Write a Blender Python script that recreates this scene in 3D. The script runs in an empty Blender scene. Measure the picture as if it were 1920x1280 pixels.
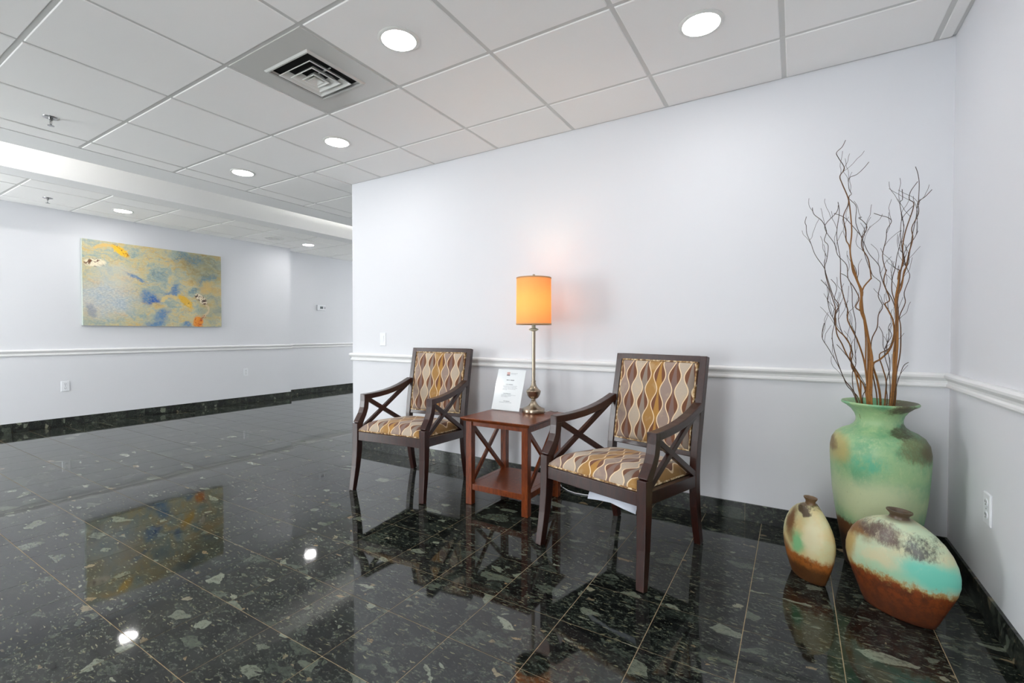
import bpy, math, random
from math import sin, cos, pi, radians, sqrt
from mathutils import Vector, Matrix
random.seed(11)
scene = bpy.context.scene
COL = scene.collection

# ------------------------------------------------------------------ camera, sky, exposure
CAM = Vector((-0.62, -2.9043, 1.0511))
YAW, PITCH, ROLL, FPX = 0.5473, -0.0176, 0.0014, 869.28
_f = Vector((-sin(YAW)*cos(PITCH), cos(YAW)*cos(PITCH), sin(PITCH)))
_r = Vector((cos(YAW), sin(YAW), 0)); _u = _r.cross(_f)
_r2 = _r*cos(ROLL) + _u*sin(ROLL); _u2 = -_r*sin(ROLL) + _u*cos(ROLL)
cd = bpy.data.cameras.new('camera'); cam = bpy.data.objects.new('camera', cd); COL.objects.link(cam)
cd.sensor_width = 36.0; cd.lens = FPX/1920*36.0; cd.clip_start = 0.02
mw = Matrix.Identity(4)
for i in range(3):
    mw[i][0] = _r2[i]; mw[i][1] = _u2[i]; mw[i][2] = -_f[i]; mw[i][3] = CAM[i]
cam.matrix_world = mw
scene.camera = cam

world = bpy.data.worlds.new('sky'); scene.world = world; world.use_nodes = True
bg = world.node_tree.nodes['Background']
bg.inputs[0].default_value = (0.985, 0.985, 1.0, 1); bg.inputs[1].default_value = 15.0     # even overcast daylight
DOWNLIGHT = 70.0
scene.view_settings.view_transform = 'Standard'; scene.view_settings.look = 'None'
scene.view_settings.exposure = 0.10; scene.view_settings.gamma = 1.0
scene.view_settings.use_curve_mapping = False
scene.cycles.max_bounces = 6; scene.cycles.diffuse_bounces = 5; scene.cycles.glossy_bounces = 3; scene.cycles.adaptive_threshold = 0.03; scene.cycles.use_light_tree = False

ZC = 2.416                 # ceiling height
T = 0.6096                 # ceiling tile module
FT = 0.2893                # floor tile module
FX0, FY0 = -2.2105, -1.662 # one floor joint crossing
XP, XH, YJ = -7.62, -7.83, 1.66   # left wall, hall wall, jog between them
XE = -4.12                 # left end of the back wall
YF = -4.7                  # glazed front, behind the camera
YB = 6.0                   # end of the hall

# ------------------------------------------------------------------ node helpers
def lin(r, g=None, b=None):
    if g is None: r, g, b = r
    f = lambda c: (c/255/12.92 if c/255 <= 0.04045 else ((c/255+0.055)/1.055)**2.4)
    return (f(r), f(g), f(b), 1.0)

class S:
    def __init__(s, g, k): s.g, s.k = g, k
    def __add__(s, o): return s.g.m('ADD', s, o)
    def __radd__(s, o): return s.g.m('ADD', o, s)
    def __sub__(s, o): return s.g.m('SUBTRACT', s, o)
    def __rsub__(s, o): return s.g.m('SUBTRACT', o, s)
    def __mul__(s, o): return s.g.m('MULTIPLY', s, o)
    def __rmul__(s, o): return s.g.m('MULTIPLY', o, s)
    def __truediv__(s, o): return s.g.m('DIVIDE', s, o)

class G:
    def __init__(g, name):
        g.mat = bpy.data.materials.new(name); g.mat.use_nodes = True
        g.t = g.mat.node_tree; g.t.nodes.clear()
    def n(g, ty, ins=None, out=0, **pr):
        nd = g.t.nodes.new(ty)
        for k, v in pr.items(): setattr(nd, k, v)
        for k, v in (ins or {}).items(): g.put(nd.inputs[k], v)
        return S(g, nd.outputs[out]) if out is not None else nd
    def put(g, sock, v):
        if isinstance(v, S): g.t.links.new(v.k, sock)
        elif hasattr(sock.default_value, '__len__') and not hasattr(v, '__len__'): sock.default_value = [v]*len(sock.default_value)
        else: sock.default_value = v
    def m(g, op, *a, clamp=False):
        nd = g.t.nodes.new('ShaderNodeMath'); nd.operation = op; nd.use_clamp = clamp
        for i, v in enumerate(a): g.put(nd.inputs[i], v)
        return S(g, nd.outputs[0])
    def sep(g, v):
        nd = g.n('ShaderNodeSeparateXYZ', {0: v}, out=None)
        return [S(g, nd.outputs[i]) for i in range(3)]
    def comb(g, x, y, z): return g.n('ShaderNodeCombineXYZ', {0: x, 1: y, 2: z})
    def vm(g, op, a, b): return g.n('ShaderNodeVectorMath', {0: a, 1: b}, operation=op)
    def noise(g, vec, scale, detail=3, rough=0.5, dist=0.0, out=0):
        return g.n('ShaderNodeTexNoise', {'Vector': vec, 'Scale': scale, 'Detail': detail, 'Roughness': rough, 'Distortion': dist}, out=out)
    def smooth(g, x, a, b):
        nd = g.t.nodes.new('ShaderNodeMapRange'); nd.interpolation_type = 'SMOOTHSTEP'
        g.put(nd.inputs[0], x); nd.inputs[1].default_value = a; nd.inputs[2].default_value = b
        nd.inputs[3].default_value = 0.0; nd.inputs[4].default_value = 1.0
        return S(g, nd.outputs[0])
    def mix(g, f, a, b, blend='MIX'):
        nd = g.t.nodes.new('ShaderNodeMix'); nd.data_type = 'RGBA'; nd.blend_type = blend
        g.put(nd.inputs[0], f); g.put(nd.inputs[6], a); g.put(nd.inputs[7], b)
        return S(g, nd.outputs[2])
    def ramp(g, f, stops):
        nd = g.t.nodes.new('ShaderNodeValToRGB'); cr = nd.color_ramp
        while len(cr.elements) < len(stops): cr.elements.new(0.5)
        for e, (p, c) in zip(cr.elements, stops): e.position = p; e.color = c
        g.put(nd.inputs[0], f); return S(g, nd.outputs[0])
    def pos(g): return g.n('ShaderNodeNewGeometry', out=0)
    def obj(g): return g.n('ShaderNodeTexCoord', out=3)
    def uv(g): return g.n('ShaderNodeTexCoord', out=2)
    def bump(g, h, strength, dist): return g.n('ShaderNodeBump', {'Height': h, 'Strength': strength, 'Distance': dist})
    def pbr(g, color, rough=0.5, metal=0.0, normal=None, **kw):
        nd = g.n('ShaderNodeBsdfPrincipled', out=None)
        g.put(nd.inputs['Base Color'], color); g.put(nd.inputs['Roughness'], rough); g.put(nd.inputs['Metallic'], metal)
        for k, v in kw.items(): g.put(nd.inputs[k.replace('_', ' ')], v)
        if normal is not None: g.put(nd.inputs['Normal'], normal)
        g.out(S(g, nd.outputs[0])); return g.mat
    def out(g, sh):
        o = g.t.nodes.new('ShaderNodeOutputMaterial'); g.t.links.new(sh.k, o.inputs[0]); return g.mat

# ------------------------------------------------------------------ materials
def m_plain(name, c, rough=0.5, metal=0.0, **kw):
    g = G(name); n = g.noise(g.obj(), 60, 2)
    return g.pbr(g.mix(0.06*n, c, (c[0]*.7, c[1]*.7, c[2]*.7, 1)), rough, metal, **kw)

def m_paint(name, c):
    g = G(name); p = g.pos()
    n = g.noise(p, 1.3, 3); f = g.noise(p, 240, 2)
    return g.pbr(g.mix(0.10*n, c, (c[0]*.93, c[1]*.94, c[2]*.95, 1)), 0.62, normal=g.bump(f, 0.12, 0.0006))

def m_tile():
    g = G('mineral_ceiling_tile'); p = g.pos()
    f = g.noise(p, 320, 3, .7); b = g.noise(p, 9, 2)
    c = g.mix(g.smooth(f, .60, .80), lin(249, 248, 246), lin(236, 235, 232))
    return g.pbr(g.mix(0.12*b, c, lin(238, 237, 234)), 0.9, normal=g.bump(f, 0.3, 0.001))

def m_stone(name, rough, joint=True):
    g = G(name); p = g.pos()
    x, y, z = g.sep(p)
    cx_ = g.m('FLOOR', (x - FX0)/FT); cy_ = g.m('FLOOR', (y - FY0)/FT)
    wn = g.n('ShaderNodeTexWhiteNoise', {'Vector': g.comb(cx_, cy_, 3.0)}, out=1, noise_dimensions='3D')
    q = g.vm('ADD', g.vm('MULTIPLY', wn, (31., 37., 11.)), p)
    w = g.noise(q, 16, 3, .65, out=1)
    q = g.vm('ADD', q, g.vm('MULTIPLY', g.vm('SUBTRACT', w, (.5, .5, .5)), (.035, .035, .035)))
    q = g.vm('MULTIPLY', q, (0.66, 1.30, 1.15))
    gn = g.noise(q, 75, 5, .78); md = g.noise(q, 11, 3, .6)
    base = g.ramp(gn, [(.36, lin(12, 14, 14)), (.47, lin(30, 34, 32)), (.55, lin(56, 62, 56)), (.62, lin(92, 98, 82)), (.72, lin(150, 150, 120))])
    base = g.mix(g.smooth(md, .40, .66)*0.45, base, lin(20, 23, 24))
    def frag(col, scale, keep, stops, k=0.94):
        e = g.n('ShaderNodeTexVoronoi', {'Vector': q, 'Scale': scale}, out=0, feature='DISTANCE_TO_EDGE')
        c = g.n('ShaderNodeTexVoronoi', {'Vector': q, 'Scale': scale}, out=1, feature='F1')
        r, gg, b = g.sep(c)
        mask = g.m('MULTIPLY', g.m('GREATER_THAN', e, 0.05 + 0.24*(1.0 - gg)), g.m('GREATER_THAN', r, keep))
        fc = g.ramp(b, stops)
        fc = g.mix(g.smooth(gn, .50, .40)*0.55, fc, lin(24, 28, 27))
        fc = g.mix(g.smooth(gn, .53, .66)*0.35, fc, lin(120, 126, 108))
        return g.mix(mask*k, col, fc)
    dk, d2, gy, pl, br, tn = lin(9, 10, 12), lin(18, 20, 21), lin(46, 53, 48), lin(88, 96, 84), lin(146, 152, 134), lin(150, 128, 96)
    c = frag(base, 46, .78, [(0, dk), (.40, d2), (.55, gy), (.90, pl), (1, tn)])
    c = frag(c, 20, .46, [(0, dk), (.50, d2), (.64, gy), (.86, pl), (.96, br), (1, tn)])
    c = frag(c, 10.5, .50, [(0, dk), (.56, d2), (.68, gy), (.90, pl), (1, br)])
    sv = g.vm('MULTIPLY', q, (30., 110., 70.))
    sp = g.n('ShaderNodeTexVoronoi', {'Vector': sv, 'Scale': 1.0}, out=None, feature='F1')
    sr, sg, sb = g.sep(S(g, sp.outputs[1]))
    m2 = g.m('MULTIPLY', g.m('LESS_THAN', S(g, sp.outputs[0]), 0.28), g.m('GREATER_THAN', sr, .82))
    c = g.mix(m2*0.65, c, lin(140, 138, 108))
    c = g.mix(0.26, c, (0.0, 0.0, 0.0, 1))
    wav = g.noise(p, 7, 2)
    return g.pbr(c, rough, 0.0, normal=g.bump(wav, 0.012, 0.02), IOR=1.5)

def m_wood(name, c0, c1, rough=0.3):
    g = G(name); p = g.obj()
    q = g.vm('MULTIPLY', p, (38., 38., 6.))
    n = g.noise(q, 1.6, 5, .6, 1.2)
    q2 = g.vm('MULTIPLY', p, (260., 260., 18.))
    n2 = g.noise(q2, 1.0, 2)
    c = g.mix(g.smooth(n, .3, .75), c0, c1)
    c = g.mix(0.35*g.smooth(n2, .5, .8), c, (c0[0]*.5, c0[1]*.5, c0[2]*.5, 1))
    return g.pbr(c, rough, Coat_Weight=0.25, Coat_Roughness=0.15)

def m_fabric():
    g = G('ogee_wave_upholstery'); u, v, _ = g.sep(g.uv())
    W, A, P = 0.0425, 0.0130, 0.150
    cv = g.m('COSINE', v*(2*pi/P))
    # boundary k sits at k*W + (-1)^k * A * cos ; pair period 2W
    h = u/(2*W); kp = g.m('FLOOR', h + 0.5)              # pair index: light column centred on kp*2W
    d = g.m('ABSOLUTE', u - kp*(2*W))                     # distance to light column centre
    half = 0.5*W + A*cv                                   # its half width
    s = d - half                                          # <0 light column, >0 brown column
    line = g.smooth(g.m('ABSOLUTE', s), 0.0034, 0.0020)
    inl = g.m('LESS_THAN', s, 0.0)
    def rnd(k, seed):
        return g.n('ShaderNodeTexWhiteNoise', {'Vector': g.comb(k, seed, 0.5)}, out=0, noise_dimensions='3D')
    row = g.m('FLOOR', v/P)
    spk = g.noise(g.uv(), 420, 3, .7); gr = g.noise(g.uv(), 18, 3)
    # light column colours cycle gold, mauve, pale
    ca = g.ramp(g.m('FRACT', kp*0.3334 + 0.1), [(0, lin(164, 122, 64)), (.30, lin(164, 122, 64)), (.34, lin(150, 130, 120)), (.63, lin(150, 130, 120)), (.68, lin(184, 168, 150)), (1, lin(184, 168, 150))])
    ca = g.mix(g.smooth(spk, .5, .72)*0.55, ca, lin(120, 96, 78))
    ca = g.mix(g.smooth(gr, .5, .7)*0.35, ca, lin(196, 174, 142))
    # brown column with an inner flame
    ko = g.m('FLOOR', h); dc = g.m('ABSOLUTE', u - (ko + 0.5)*(2*W))
    fr = g.m('FRACT', v/P + 0.0)
    fl = 0.004 + 0.020*g.m('POWER', g.m('SUBTRACT', 1.0, fr), 1.5)
    fm = g.smooth(dc - fl, 0.0015, -0.0015)
    cf = g.ramp(g.m('FRACT', ko*0.3334 + 0.45), [(0, lin(140, 126, 114)), (.32, lin(140, 126, 114)), (.36, lin(170, 124, 56)), (.66, lin(170, 124, 56)), (.7, lin(122, 98, 90)), (1, lin(122, 98, 90))])
    cf = g.mix(g.smooth(spk, .5, .72)*0.45, cf, lin(110, 84, 66))
    br = g.mix(g.smooth(spk, .45, .8)*0.5, lin(108, 66, 42), lin(132, 88, 58))
    cb = g.mix(fm, br, cf)
    c = g.mix(inl, cb, ca)
    c = g.mix(line, c, lin(228, 204, 166))
    wv = g.n('ShaderNodeTexWave', {'Vector': g.uv(), 'Scale': 420.0}, out=1)
    return g.pbr(c, 0.85, normal=g.bump(spk, 0.25, 0.0008), Sheen_Weight=0.15)

def m_piping():
    g = G('striped_welt_cord'); u, v, _ = g.sep(g.uv())
    n = g.noise(g.obj(), 55, 2)
    c = g.ramp(n, [(.38, lin(110, 76, 52)), (.5, lin(176, 140, 92)), (.6, lin(226, 206, 172))])
    return g.pbr(c, 0.85)

def m_painting():
    g = G('painted_koi_canvas'); u, v, _ = g.sep(g.uv())
    A = 1.51                                             # width over height
    p = g.comb(u*A, v, 0.0)
    w = g.noise(p, 5, 5, .62, out=1)
    pw = g.vm('ADD', p, g.vm('MULTIPLY', g.vm('SUBTRACT', w, (.5, .5, .5)), (.26, .26, 0.)))
    big = g.noise(g.vm('MULTIPLY', pw, (1., 1.7, 1.)), 3.2, 8, .72)
    fine = g.noise(g.vm('MULTIPLY', pw, (1., 1.5, 1.)), 15, 8, .78); dab = g.noise(g.vm('MULTIPLY', p, (1., 1.7, 1.)), 40, 5, .75)
    c = g.ramp(big, [(.32, lin(112, 138, 146)), (.43, lin(164, 176, 166)), (.51, lin(198, 190, 150)), (.59, lin(206, 178, 118)), (.70, lin(170, 138, 84))])
    c = g.mix(g.smooth(fine, .50, .62)*0.55, c, lin(128, 156, 170))
    c = g.mix(g.smooth(fine, .47, .36)*0.55, c, lin(214, 186, 122))
    c = g.mix(g.smooth(dab, .55, .66)*0.45, c, lin(224, 216, 190))
    c = g.mix(g.smooth(dab, .44, .34)*0.35, c, lin(120, 116, 92))
    # paler lavender lower left, olive right, teal upper right
    pu, pv, _ = g.sep(pw)
    uA = u*A + 0.10*(fine - 0.5) + 0.05*(dab - 0.5); vA = v + 0.07*(dab - 0.5) + 0.04*(big - 0.5)
    def blob(cx, cy, rx, ry, rot=0.0, soft=(1.0, .35), wob=None):
        X = (wob or pu) - cx*A; Y = pv - cy if wob is None else vA - cy
        ca_, sa_ = cos(rot), sin(rot)
        a = (X*ca_ + Y*sa_)/rx; b = (Y*ca_ - X*sa_)/ry
        e = g.m('SQRT', a*a + b*b)
        return g.smooth(e, *soft)
    c = g.mix(blob(.14, .32, .42, .32)*0.6, c, g.mix(g.smooth(dab, .42, .58), lin(176, 188, 204), lin(214, 218, 222)))
    c = g.mix(blob(.20, .62, .30, .20)*0.45, c, lin(214, 212, 200))
    c = g.mix(blob(.86, .82, .46, .34)*0.62, c, g.mix(g.smooth(fine, .44, .58), lin(96, 100, 80), lin(150, 148, 118)))
    c = g.mix(blob(.90, .30, .22, .45)*0.45, c, lin(150, 140, 104))
    for b in ((.77, .90, .17, .10, 0), (.66, .93, .13, .08, .4), (.88, .66, .20, .05, .5), (.80, .52, .18, .04, .4)):
        c = g.mix(blob(*b)*g.smooth(dab, .38, .58)*0.85, c, lin(82, 124, 146))
    for b in ((.43, .34, .17, .12, 0), (.60, .47, .16, .07, .5), (.525, .14, .12, .10, .9), (.47, .03, .16, .06, 0), (.33, .60, .18, .04, -.5), (.72, .02, .10, .05, 0)):
        c = g.mix(blob(*b)*g.smooth(dab, .30, .55)*0.9, c, lin(66, 122, 176))
    c = g.mix(blob(.46, .31, .07, .07)*g.smooth(dab, .35, .55), c, lin(38, 92, 168))
    c = g.mix(blob(.87, .54, .13, .09, .5)*0.7, c, lin(208, 172, 102))
    c = g.mix(blob(.80, .40, .10, .05, .2)*0.6, c, lin(200, 168, 100))
    c = g.mix(blob(.05, .18, .06, .10)*0.5, c, lin(120, 124, 152))
    c = g.mix(g.smooth(dab, .60, .72)*0.35, c, lin(232, 222, 192))
    # koi
    def fish(c, cx, cy, rx, ry, rot, body, spot, spotc, lo=.50):
        k = blob(cx, cy, rx*1.05, ry*1.15, rot, (1.1, .72), uA)
        cc = g.mix(g.smooth(g.noise(p, 15, 4, .7, 1.5), lo, lo+.08), body, spotc)
        cc = g.mix(g.smooth(fine, .52, .62)*0.5, cc, spot)
        return g.mix(k, c, cc)
    def tail(c, cx, cy, R, w_, a0, a1, colr):
        X = uA - cx*A; Y = vA - cy
        r = g.m('SQRT', X*X + Y*Y); an = g.m('ARCTAN2', Y, X)
        ring = g.smooth(g.m('ABSOLUTE', r - R), w_, w_*.5)
        sect = g.m('MULTIPLY', g.m('GREATER_THAN', an, a0), g.m('LESS_THAN', an, a1))
        return g.mix(ring*sect*0.8, c, colr)
    cream = lin(236, 226, 200); brown = lin(104, 66, 40)
    c = tail(c, .155, .80, .16, .022, 1.0, 2.5, lin(226, 188, 110))
    c = fish(c, .235, .905, .105, .040, -.62, lin(240, 190, 44), lin(250, 216, 90), lin(150, 84, 28), .56)
    c = fish(c, .075, .735, .105, .045, .05, cream, lin(196, 164, 120), brown, .50)
    c = tail(c, .585, .30, .095, .030, .7, 3.0, lin(222, 196, 128))
    c = fish(c, .70, .335, .118, .044, -.78, lin(222, 176, 62), lin(240, 206, 120), lin(104, 92, 40), .57)
    c = tail(c, .832, .24, .085, .016, -1.35, .9, lin(206, 186, 150))
    c = fish(c, .826, .378, .098, .042, -.70, lin(228, 216, 190), lin(190, 150, 100), lin(66, 44, 40), .47)
    c = fish(c, .845, .135, .035, .020, .8, lin(206, 176, 140), lin(170, 110, 80), lin(120, 70, 50), .5)
    c = fish(c, .80, .055, .065, .085, .0, lin(226, 142, 48), lin(240, 190, 110), lin(190, 84, 30), .52)
    return g.pbr(c, 0.55, normal=g.bump(dab, 0.3, 0.002))

def m_vase(kind):
    g = G({'tall': 'green_patina_glaze', 'big': 'turquoise_rust_glaze', 'small': 'cream_rust_glaze'}[kind]); p = g.obj()
    x, y, z = g.sep(p)
    w = g.noise(p, 9, 4, .6, out=1)
    q = g.vm('ADD', p, g.vm('MULTIPLY', g.vm('SUBTRACT', w, (.5, .5, .5)), (.10, .10, .10)))
    xq, yq, zq = g.sep(q)
    n1 = g.noise(p, 7, 4, .6); n2 = g.noise(p, 34, 5, .7); n3 = g.noise(g.vm('MULTIPLY', p, (1., 1., .55)), 120, 4, .75)
    def blob(cx, cz, rx, rz, soft=(1.0, .3), cy=None, ry=None):
        a = (xq - cx)/rx; b = (zq - cz)/rz; e = a*a + b*b
        if cy is not None: d = (yq - cy)/ry; e = e + d*d
        return g.smooth(g.m('SQRT', e), *soft)
    sc = g.noise(g.vm('MULTIPLY', p, (1., 1., .45)), 55, 6, .8)            # brushed scratches
    rag = 0.45*n2 + 0.35*sc + 0.2*n3                                                   # ragged edges
    def dust(k, lo=.40, hi=.66): return g.smooth(0.5*n3 + 0.5*sc + 0.45*(k - 0.55), lo, hi)*g.smooth(k, .0, .35)
    if kind == 'tall':
        c = g.mix(g.smooth(n1, .38, .62), lin(104, 164, 122), lin(156, 190, 138))
        c = g.mix(blob(-.03, .33, .24, .15)*0.9, c, lin(202, 210, 168))
        c = g.mix(g.smooth(sc, .50, .64)*0.35, c, lin(196, 206, 158))
        c = g.mix(blob(-.06, .50, .11, .055)*g.smooth(sc, .35, .6)*0.9, c, lin(84, 176, 140))
        c = g.mix(blob(-.16, .54, .06, .10)*0.8, c, lin(186, 168, 106))
        c = g.mix(blob(-.185, .56, .03, .06)*0.8, c, lin(104, 72, 38))
        c = g.mix(dust(blob(.13, .57, .13, .10), .36, .76)*0.75, c, lin(100, 92, 54))
        c = g.mix(blob(.16, .55, .05, .06)*0.8, c, lin(92, 76, 42))
        c = g.mix(dust(blob(.07, .625, .08, .04), .38, .76)*0.85, c, lin(70, 62, 40))
        c = g.mix(dust(blob(.10, .73, .13, .04), .36, .72)*0.9, c, lin(84, 66, 48))
        c = g.mix(dust(blob(.03, .245, .15, .07), .46, .64), c, lin(58, 70, 68))
        edge = z + 0.13*(rag - 0.5)
        c = g.mix(g.smooth(edge, .235, .205), c, lin(108, 70, 38))
        c = g.mix(g.smooth(edge, .19, .13), c, lin(54, 36, 24))
        c = g.mix(g.smooth(n3, .60, .72)*0.22, c, lin(70, 92, 66))
    elif kind == 'big':
        c = g.mix(g.smooth(n1, .40, .62), lin(206, 200, 160), lin(190, 208, 176))
        c = g.mix(blob(.13, .205, .15, .085)*0.95, c, lin(106, 202, 180))
        c = g.mix(blob(-.02, .17, .13, .04)*0.6, c, lin(128, 200, 168))
        c = g.mix(blob(-.165, .22, .06, .12)*0.85, c, lin(180, 146, 82))
        c = g.mix(blob(-.12, .285, .10, .05)*0.95, c, lin(128, 84, 40))
        c = g.mix(dust(blob(-.035, .310, .13, .062, (1., .2)), .34, .72)*0.95, c, lin(90, 66, 60))
        c = g.mix(g.smooth(sc, .52, .66)*0.4*blob(0, .27, .2, .1), c, lin(222, 214, 180))
        c = g.mix(dust(blob(.085, .285, .11, .085, (1., .1)), .46, .74)*0.9, c, lin(58, 56, 58))
        edge = z + 0.16*(rag - 0.5) + 0.03*(n1 - 0.5)
        c = g.mix(g.smooth(edge, .172, .145), c, lin(168, 132, 76))
        c = g.mix(g.smooth(edge, .152, .132), c, g.mix(g.smooth(n2, .4, .62), lin(128, 62, 24), lin(92, 44, 22)))
        c = g.mix(g.smooth(sc, .48, .62)*g.smooth(edge, .150, .120)*0.7, c, lin(78, 40, 22))
        c = g.mix(g.smooth(edge, .11, .04)*0.6, c, lin(76, 42, 26))
        c = g.mix(g.smooth(z, .352, .366), c, lin(86, 68, 50))
    else:
        c = g.mix(g.smooth(n1, .42, .62), lin(210, 190, 136), lin(206, 204, 158))
        c = g.mix(blob(-.005, .165, .055, .065)*0.95, c, lin(124, 188, 132))
        c = g.mix(blob(.055, .20, .05, .11)*0.7, c, lin(222, 216, 178))
        c = g.mix(blob(-.115, .15, .025, .10)*0.7, c, lin(140, 172, 112))
        c = g.mix(blob(-.045, .235, .042, .085)*0.95, c, lin(110, 70, 32))
        c = g.mix(dust(blob(.01, .305, .06, .035)), c, lin(92, 76, 56))
        c = g.mix(blob(-.075, .11, .05, .06)*0.8, c, lin(128, 78, 34))
        edge = z + 0.11*(rag - 0.5) + 0.02*(n1 - 0.5)
        c = g.mix(g.smooth(edge, .125, .098), c, lin(158, 92, 34))
        c = g.mix(g.smooth(edge, .085, .05), c, lin(86, 52, 22))
        c = g.mix(g.smooth(sc, .48, .62)*g.smooth(edge, .12, .09)*0.6, c, lin(72, 44, 22))
        c = g.mix(g.smooth(z, .314, .326), c, lin(112, 86, 58))
    return g.pbr(c, 0.30 + 0.25*n2, normal=g.bump(sc, 0.15, 0.002), Coat_Weight=0.15, Coat_Roughness=0.25)

def m_branch():
    g = G('willow_bark'); a = g.n('ShaderNodeAttribute', out=2, attribute_name='thick')
    n = g.noise(g.obj(), 60, 3)
    c = g.mix(g.smooth(a + 0.25*(n - 0.5), .18, .62), lin(66, 50, 40), lin(150, 100, 44))
    c = g.mix(g.smooth(n, .55, .7)*0.5, c, lin(92, 60, 30))
    return g.pbr(c, 0.6)

def m_emit(name, c, s):
    g = G(name); e = g.n('ShaderNodeEmission', {0: c, 1: s}); return g.out(e)

def m_shade():
    g = G('amber_lampshade_fabric'); n = g.noise(g.obj(), 300, 2)
    col = g.mix(0.3*n, lin(248, 196, 130), lin(242, 184, 118))
    d = g.n('ShaderNodeBsdfDiffuse', {0: col}); t = g.n('ShaderNodeBsdfTranslucent', {0: col})
    return g.out(g.n('ShaderNodeMixShader', {0: 0.34, 1: d, 2: t}))

def m_clear(name, tint=(1, 1, 1, 1), f=0.08):
    g = G(name); t = g.n('ShaderNodeBsdfTransparent', {0: tint}); gl = g.n('ShaderNodeBsdfGlossy', {0: (1, 1, 1, 1), 1: 0.10})
    return g.out(g.n('ShaderNodeMixShader', {0: f, 1: t, 2: gl}))

def m_sheet():
    g = G('printed_sheet'); u, v, _ = g.sep(g.uv())
    ink = None
    wd = g.noise(g.comb(u*70., v*10., 0.), 1.0, 2)
    word = g.m('GREATER_THAN', wd, .43)
    def line(y0, x0, x1, h=.008, s=.55):
        a = g.m('LESS_THAN', g.m('ABSOLUTE', v - y0), h); b = g.m('MULTIPLY', g.m('GREATER_THAN', u, x0), g.m('LESS_THAN', u, x1))
        return g.m('MULTIPLY', g.m('MULTIPLY', a, b), word)*s
    L = [(.735, .36, .64, .010, .8), (.63, .37, .62, .008, .75), (.595, .27, .78, .006, .4), (.57, .27, .76, .006, .4), (.545, .30, .80, .006, .4), (.52, .27, .74, .006, .4), (.50, .27, .44, .006, .4),
         (.405, .33, .60, .008, .7), (.375, .27, .78, .006, .4), (.352, .27, .62, .006, .4), (.33, .27, .52, .006, .4), (.225, .38, .60, .008, .7), (.195, .24, .68, .006, .5), (.905, .48, .72, .010, .3), (.88, .48, .70, .007, .25)]
    for a in L:
        k = line(*a); ink = k if ink is None else g.m('MAXIMUM', ink, k)
    c = g.mix(ink, lin(246, 246, 248), lin(70, 72, 84))
    lg = g.m('MULTIPLY', g.m('LESS_THAN', g.m('ABSOLUTE', u - .40), .055), g.m('LESS_THAN', g.m('ABSOLUTE', v - .885), .045))
    c = g.mix(lg*0.9, c, g.mix(g.smooth(v, .86, .88), lin(92, 78, 84), lin(216, 160, 152)))
    return g.pbr(c, 0.6)

M = {}
def mats():
    M['wall'] = m_paint('pale_blue_wall_paint', lin(223, 224, 228))
    M['trim'] = m_plain('white_gloss_trim', lin(238, 238, 238), 0.35)
    M['ceil'] = m_paint('white_ceiling_paint', lin(238, 238, 237))
    M['tile'] = m_tile()
    M['bar'] = m_plain('grey_white_grid_metal', lin(214, 214, 211), 0.5)
    M['stone'] = m_stone('polished_breccia_stone', 0.045); M['skirt'] = m_stone('honed_breccia_stone', 0.30)
    M['grout'] = m_plain('tan_grout', lin(164, 144, 112), 0.85)
    M['dark'] = m_wood('espresso_wood', lin(40, 17, 13), lin(60, 27, 19), 0.33)
    M['red'] = m_wood('cherry_wood', lin(92, 38, 13), lin(138, 66, 24), 0.28)
    M['fabric'] = m_fabric(); M['piping'] = m_piping()
    M['canvas'] = m_painting(); M['canvas_edge'] = m_plain('canvas_edge', lin(176, 184, 178), 0.7)
    for k in ('tall', 'big', 'small'): M[k] = m_vase(k)
    M['inside'] = m_plain('dark_vase_inside', lin(44, 32, 26), 0.8)
    M['branch'] = m_branch()
    M['nickel'] = m_plain('brushed_nickel', lin(166, 152, 134), 0.28, 1.0)
    M['chrome'] = m_plain('chrome', lin(170, 170, 170), 0.2, 1.0)
    M['ivory'] = m_plain('ivory_socket', lin(226, 214, 184), 0.5)
    M['shade'] = m_shade(); M['shade_trim'] = m_plain('tan_shade_trim', lin(186, 146, 104), 0.8)
    M['plastic'] = m_plain('white_plastic', lin(234, 236, 240), 0.35)
    M['slot'] = m_plain('dark_slot', lin(50, 50, 52), 0.6)
    M['screen'] = m_plain('grey_lcd', lin(92, 100, 104), 0.3)
    M['black'] = m_plain('black_cavity', lin(14, 14, 14), 0.9)
    M['felt'] = m_plain('black_dust_cloth', lin(24, 24, 26), 0.95)
    M['paper'] = m_plain('white_paper', lin(224, 228, 240), 0.8)
    M['sheet'] = m_sheet(); M['acrylic'] = m_clear('clear_acrylic', (.97, .98, .98, 1), 0.035)
    M['glass'] = m_clear('window_glass', (.96, .98, .98, 1), 0.05)
    M['metal_white'] = m_plain('white_enamel_metal', lin(232, 232, 228), 0.35)
    M['panel_metal'] = m_plain('glossy_panel_metal', lin(208, 208, 204), 0.22)
    M['lens'] = m_emit('lit_downlight_lens', (1.0, .975, .965, 1), DOWNLIGHT)
    M['tube'] = m_emit('lit_cove_tube', (1.0, .98, .95, 1), COVE)
    M['bulb'] = m_emit('lit_bulb', (1.0, .80, .52, 1), 30.0)
    M['alu'] = m_plain('dark_window_frame', lin(96, 98, 100), 0.4, 0.6)
COVE = 90.0
mats()

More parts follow.
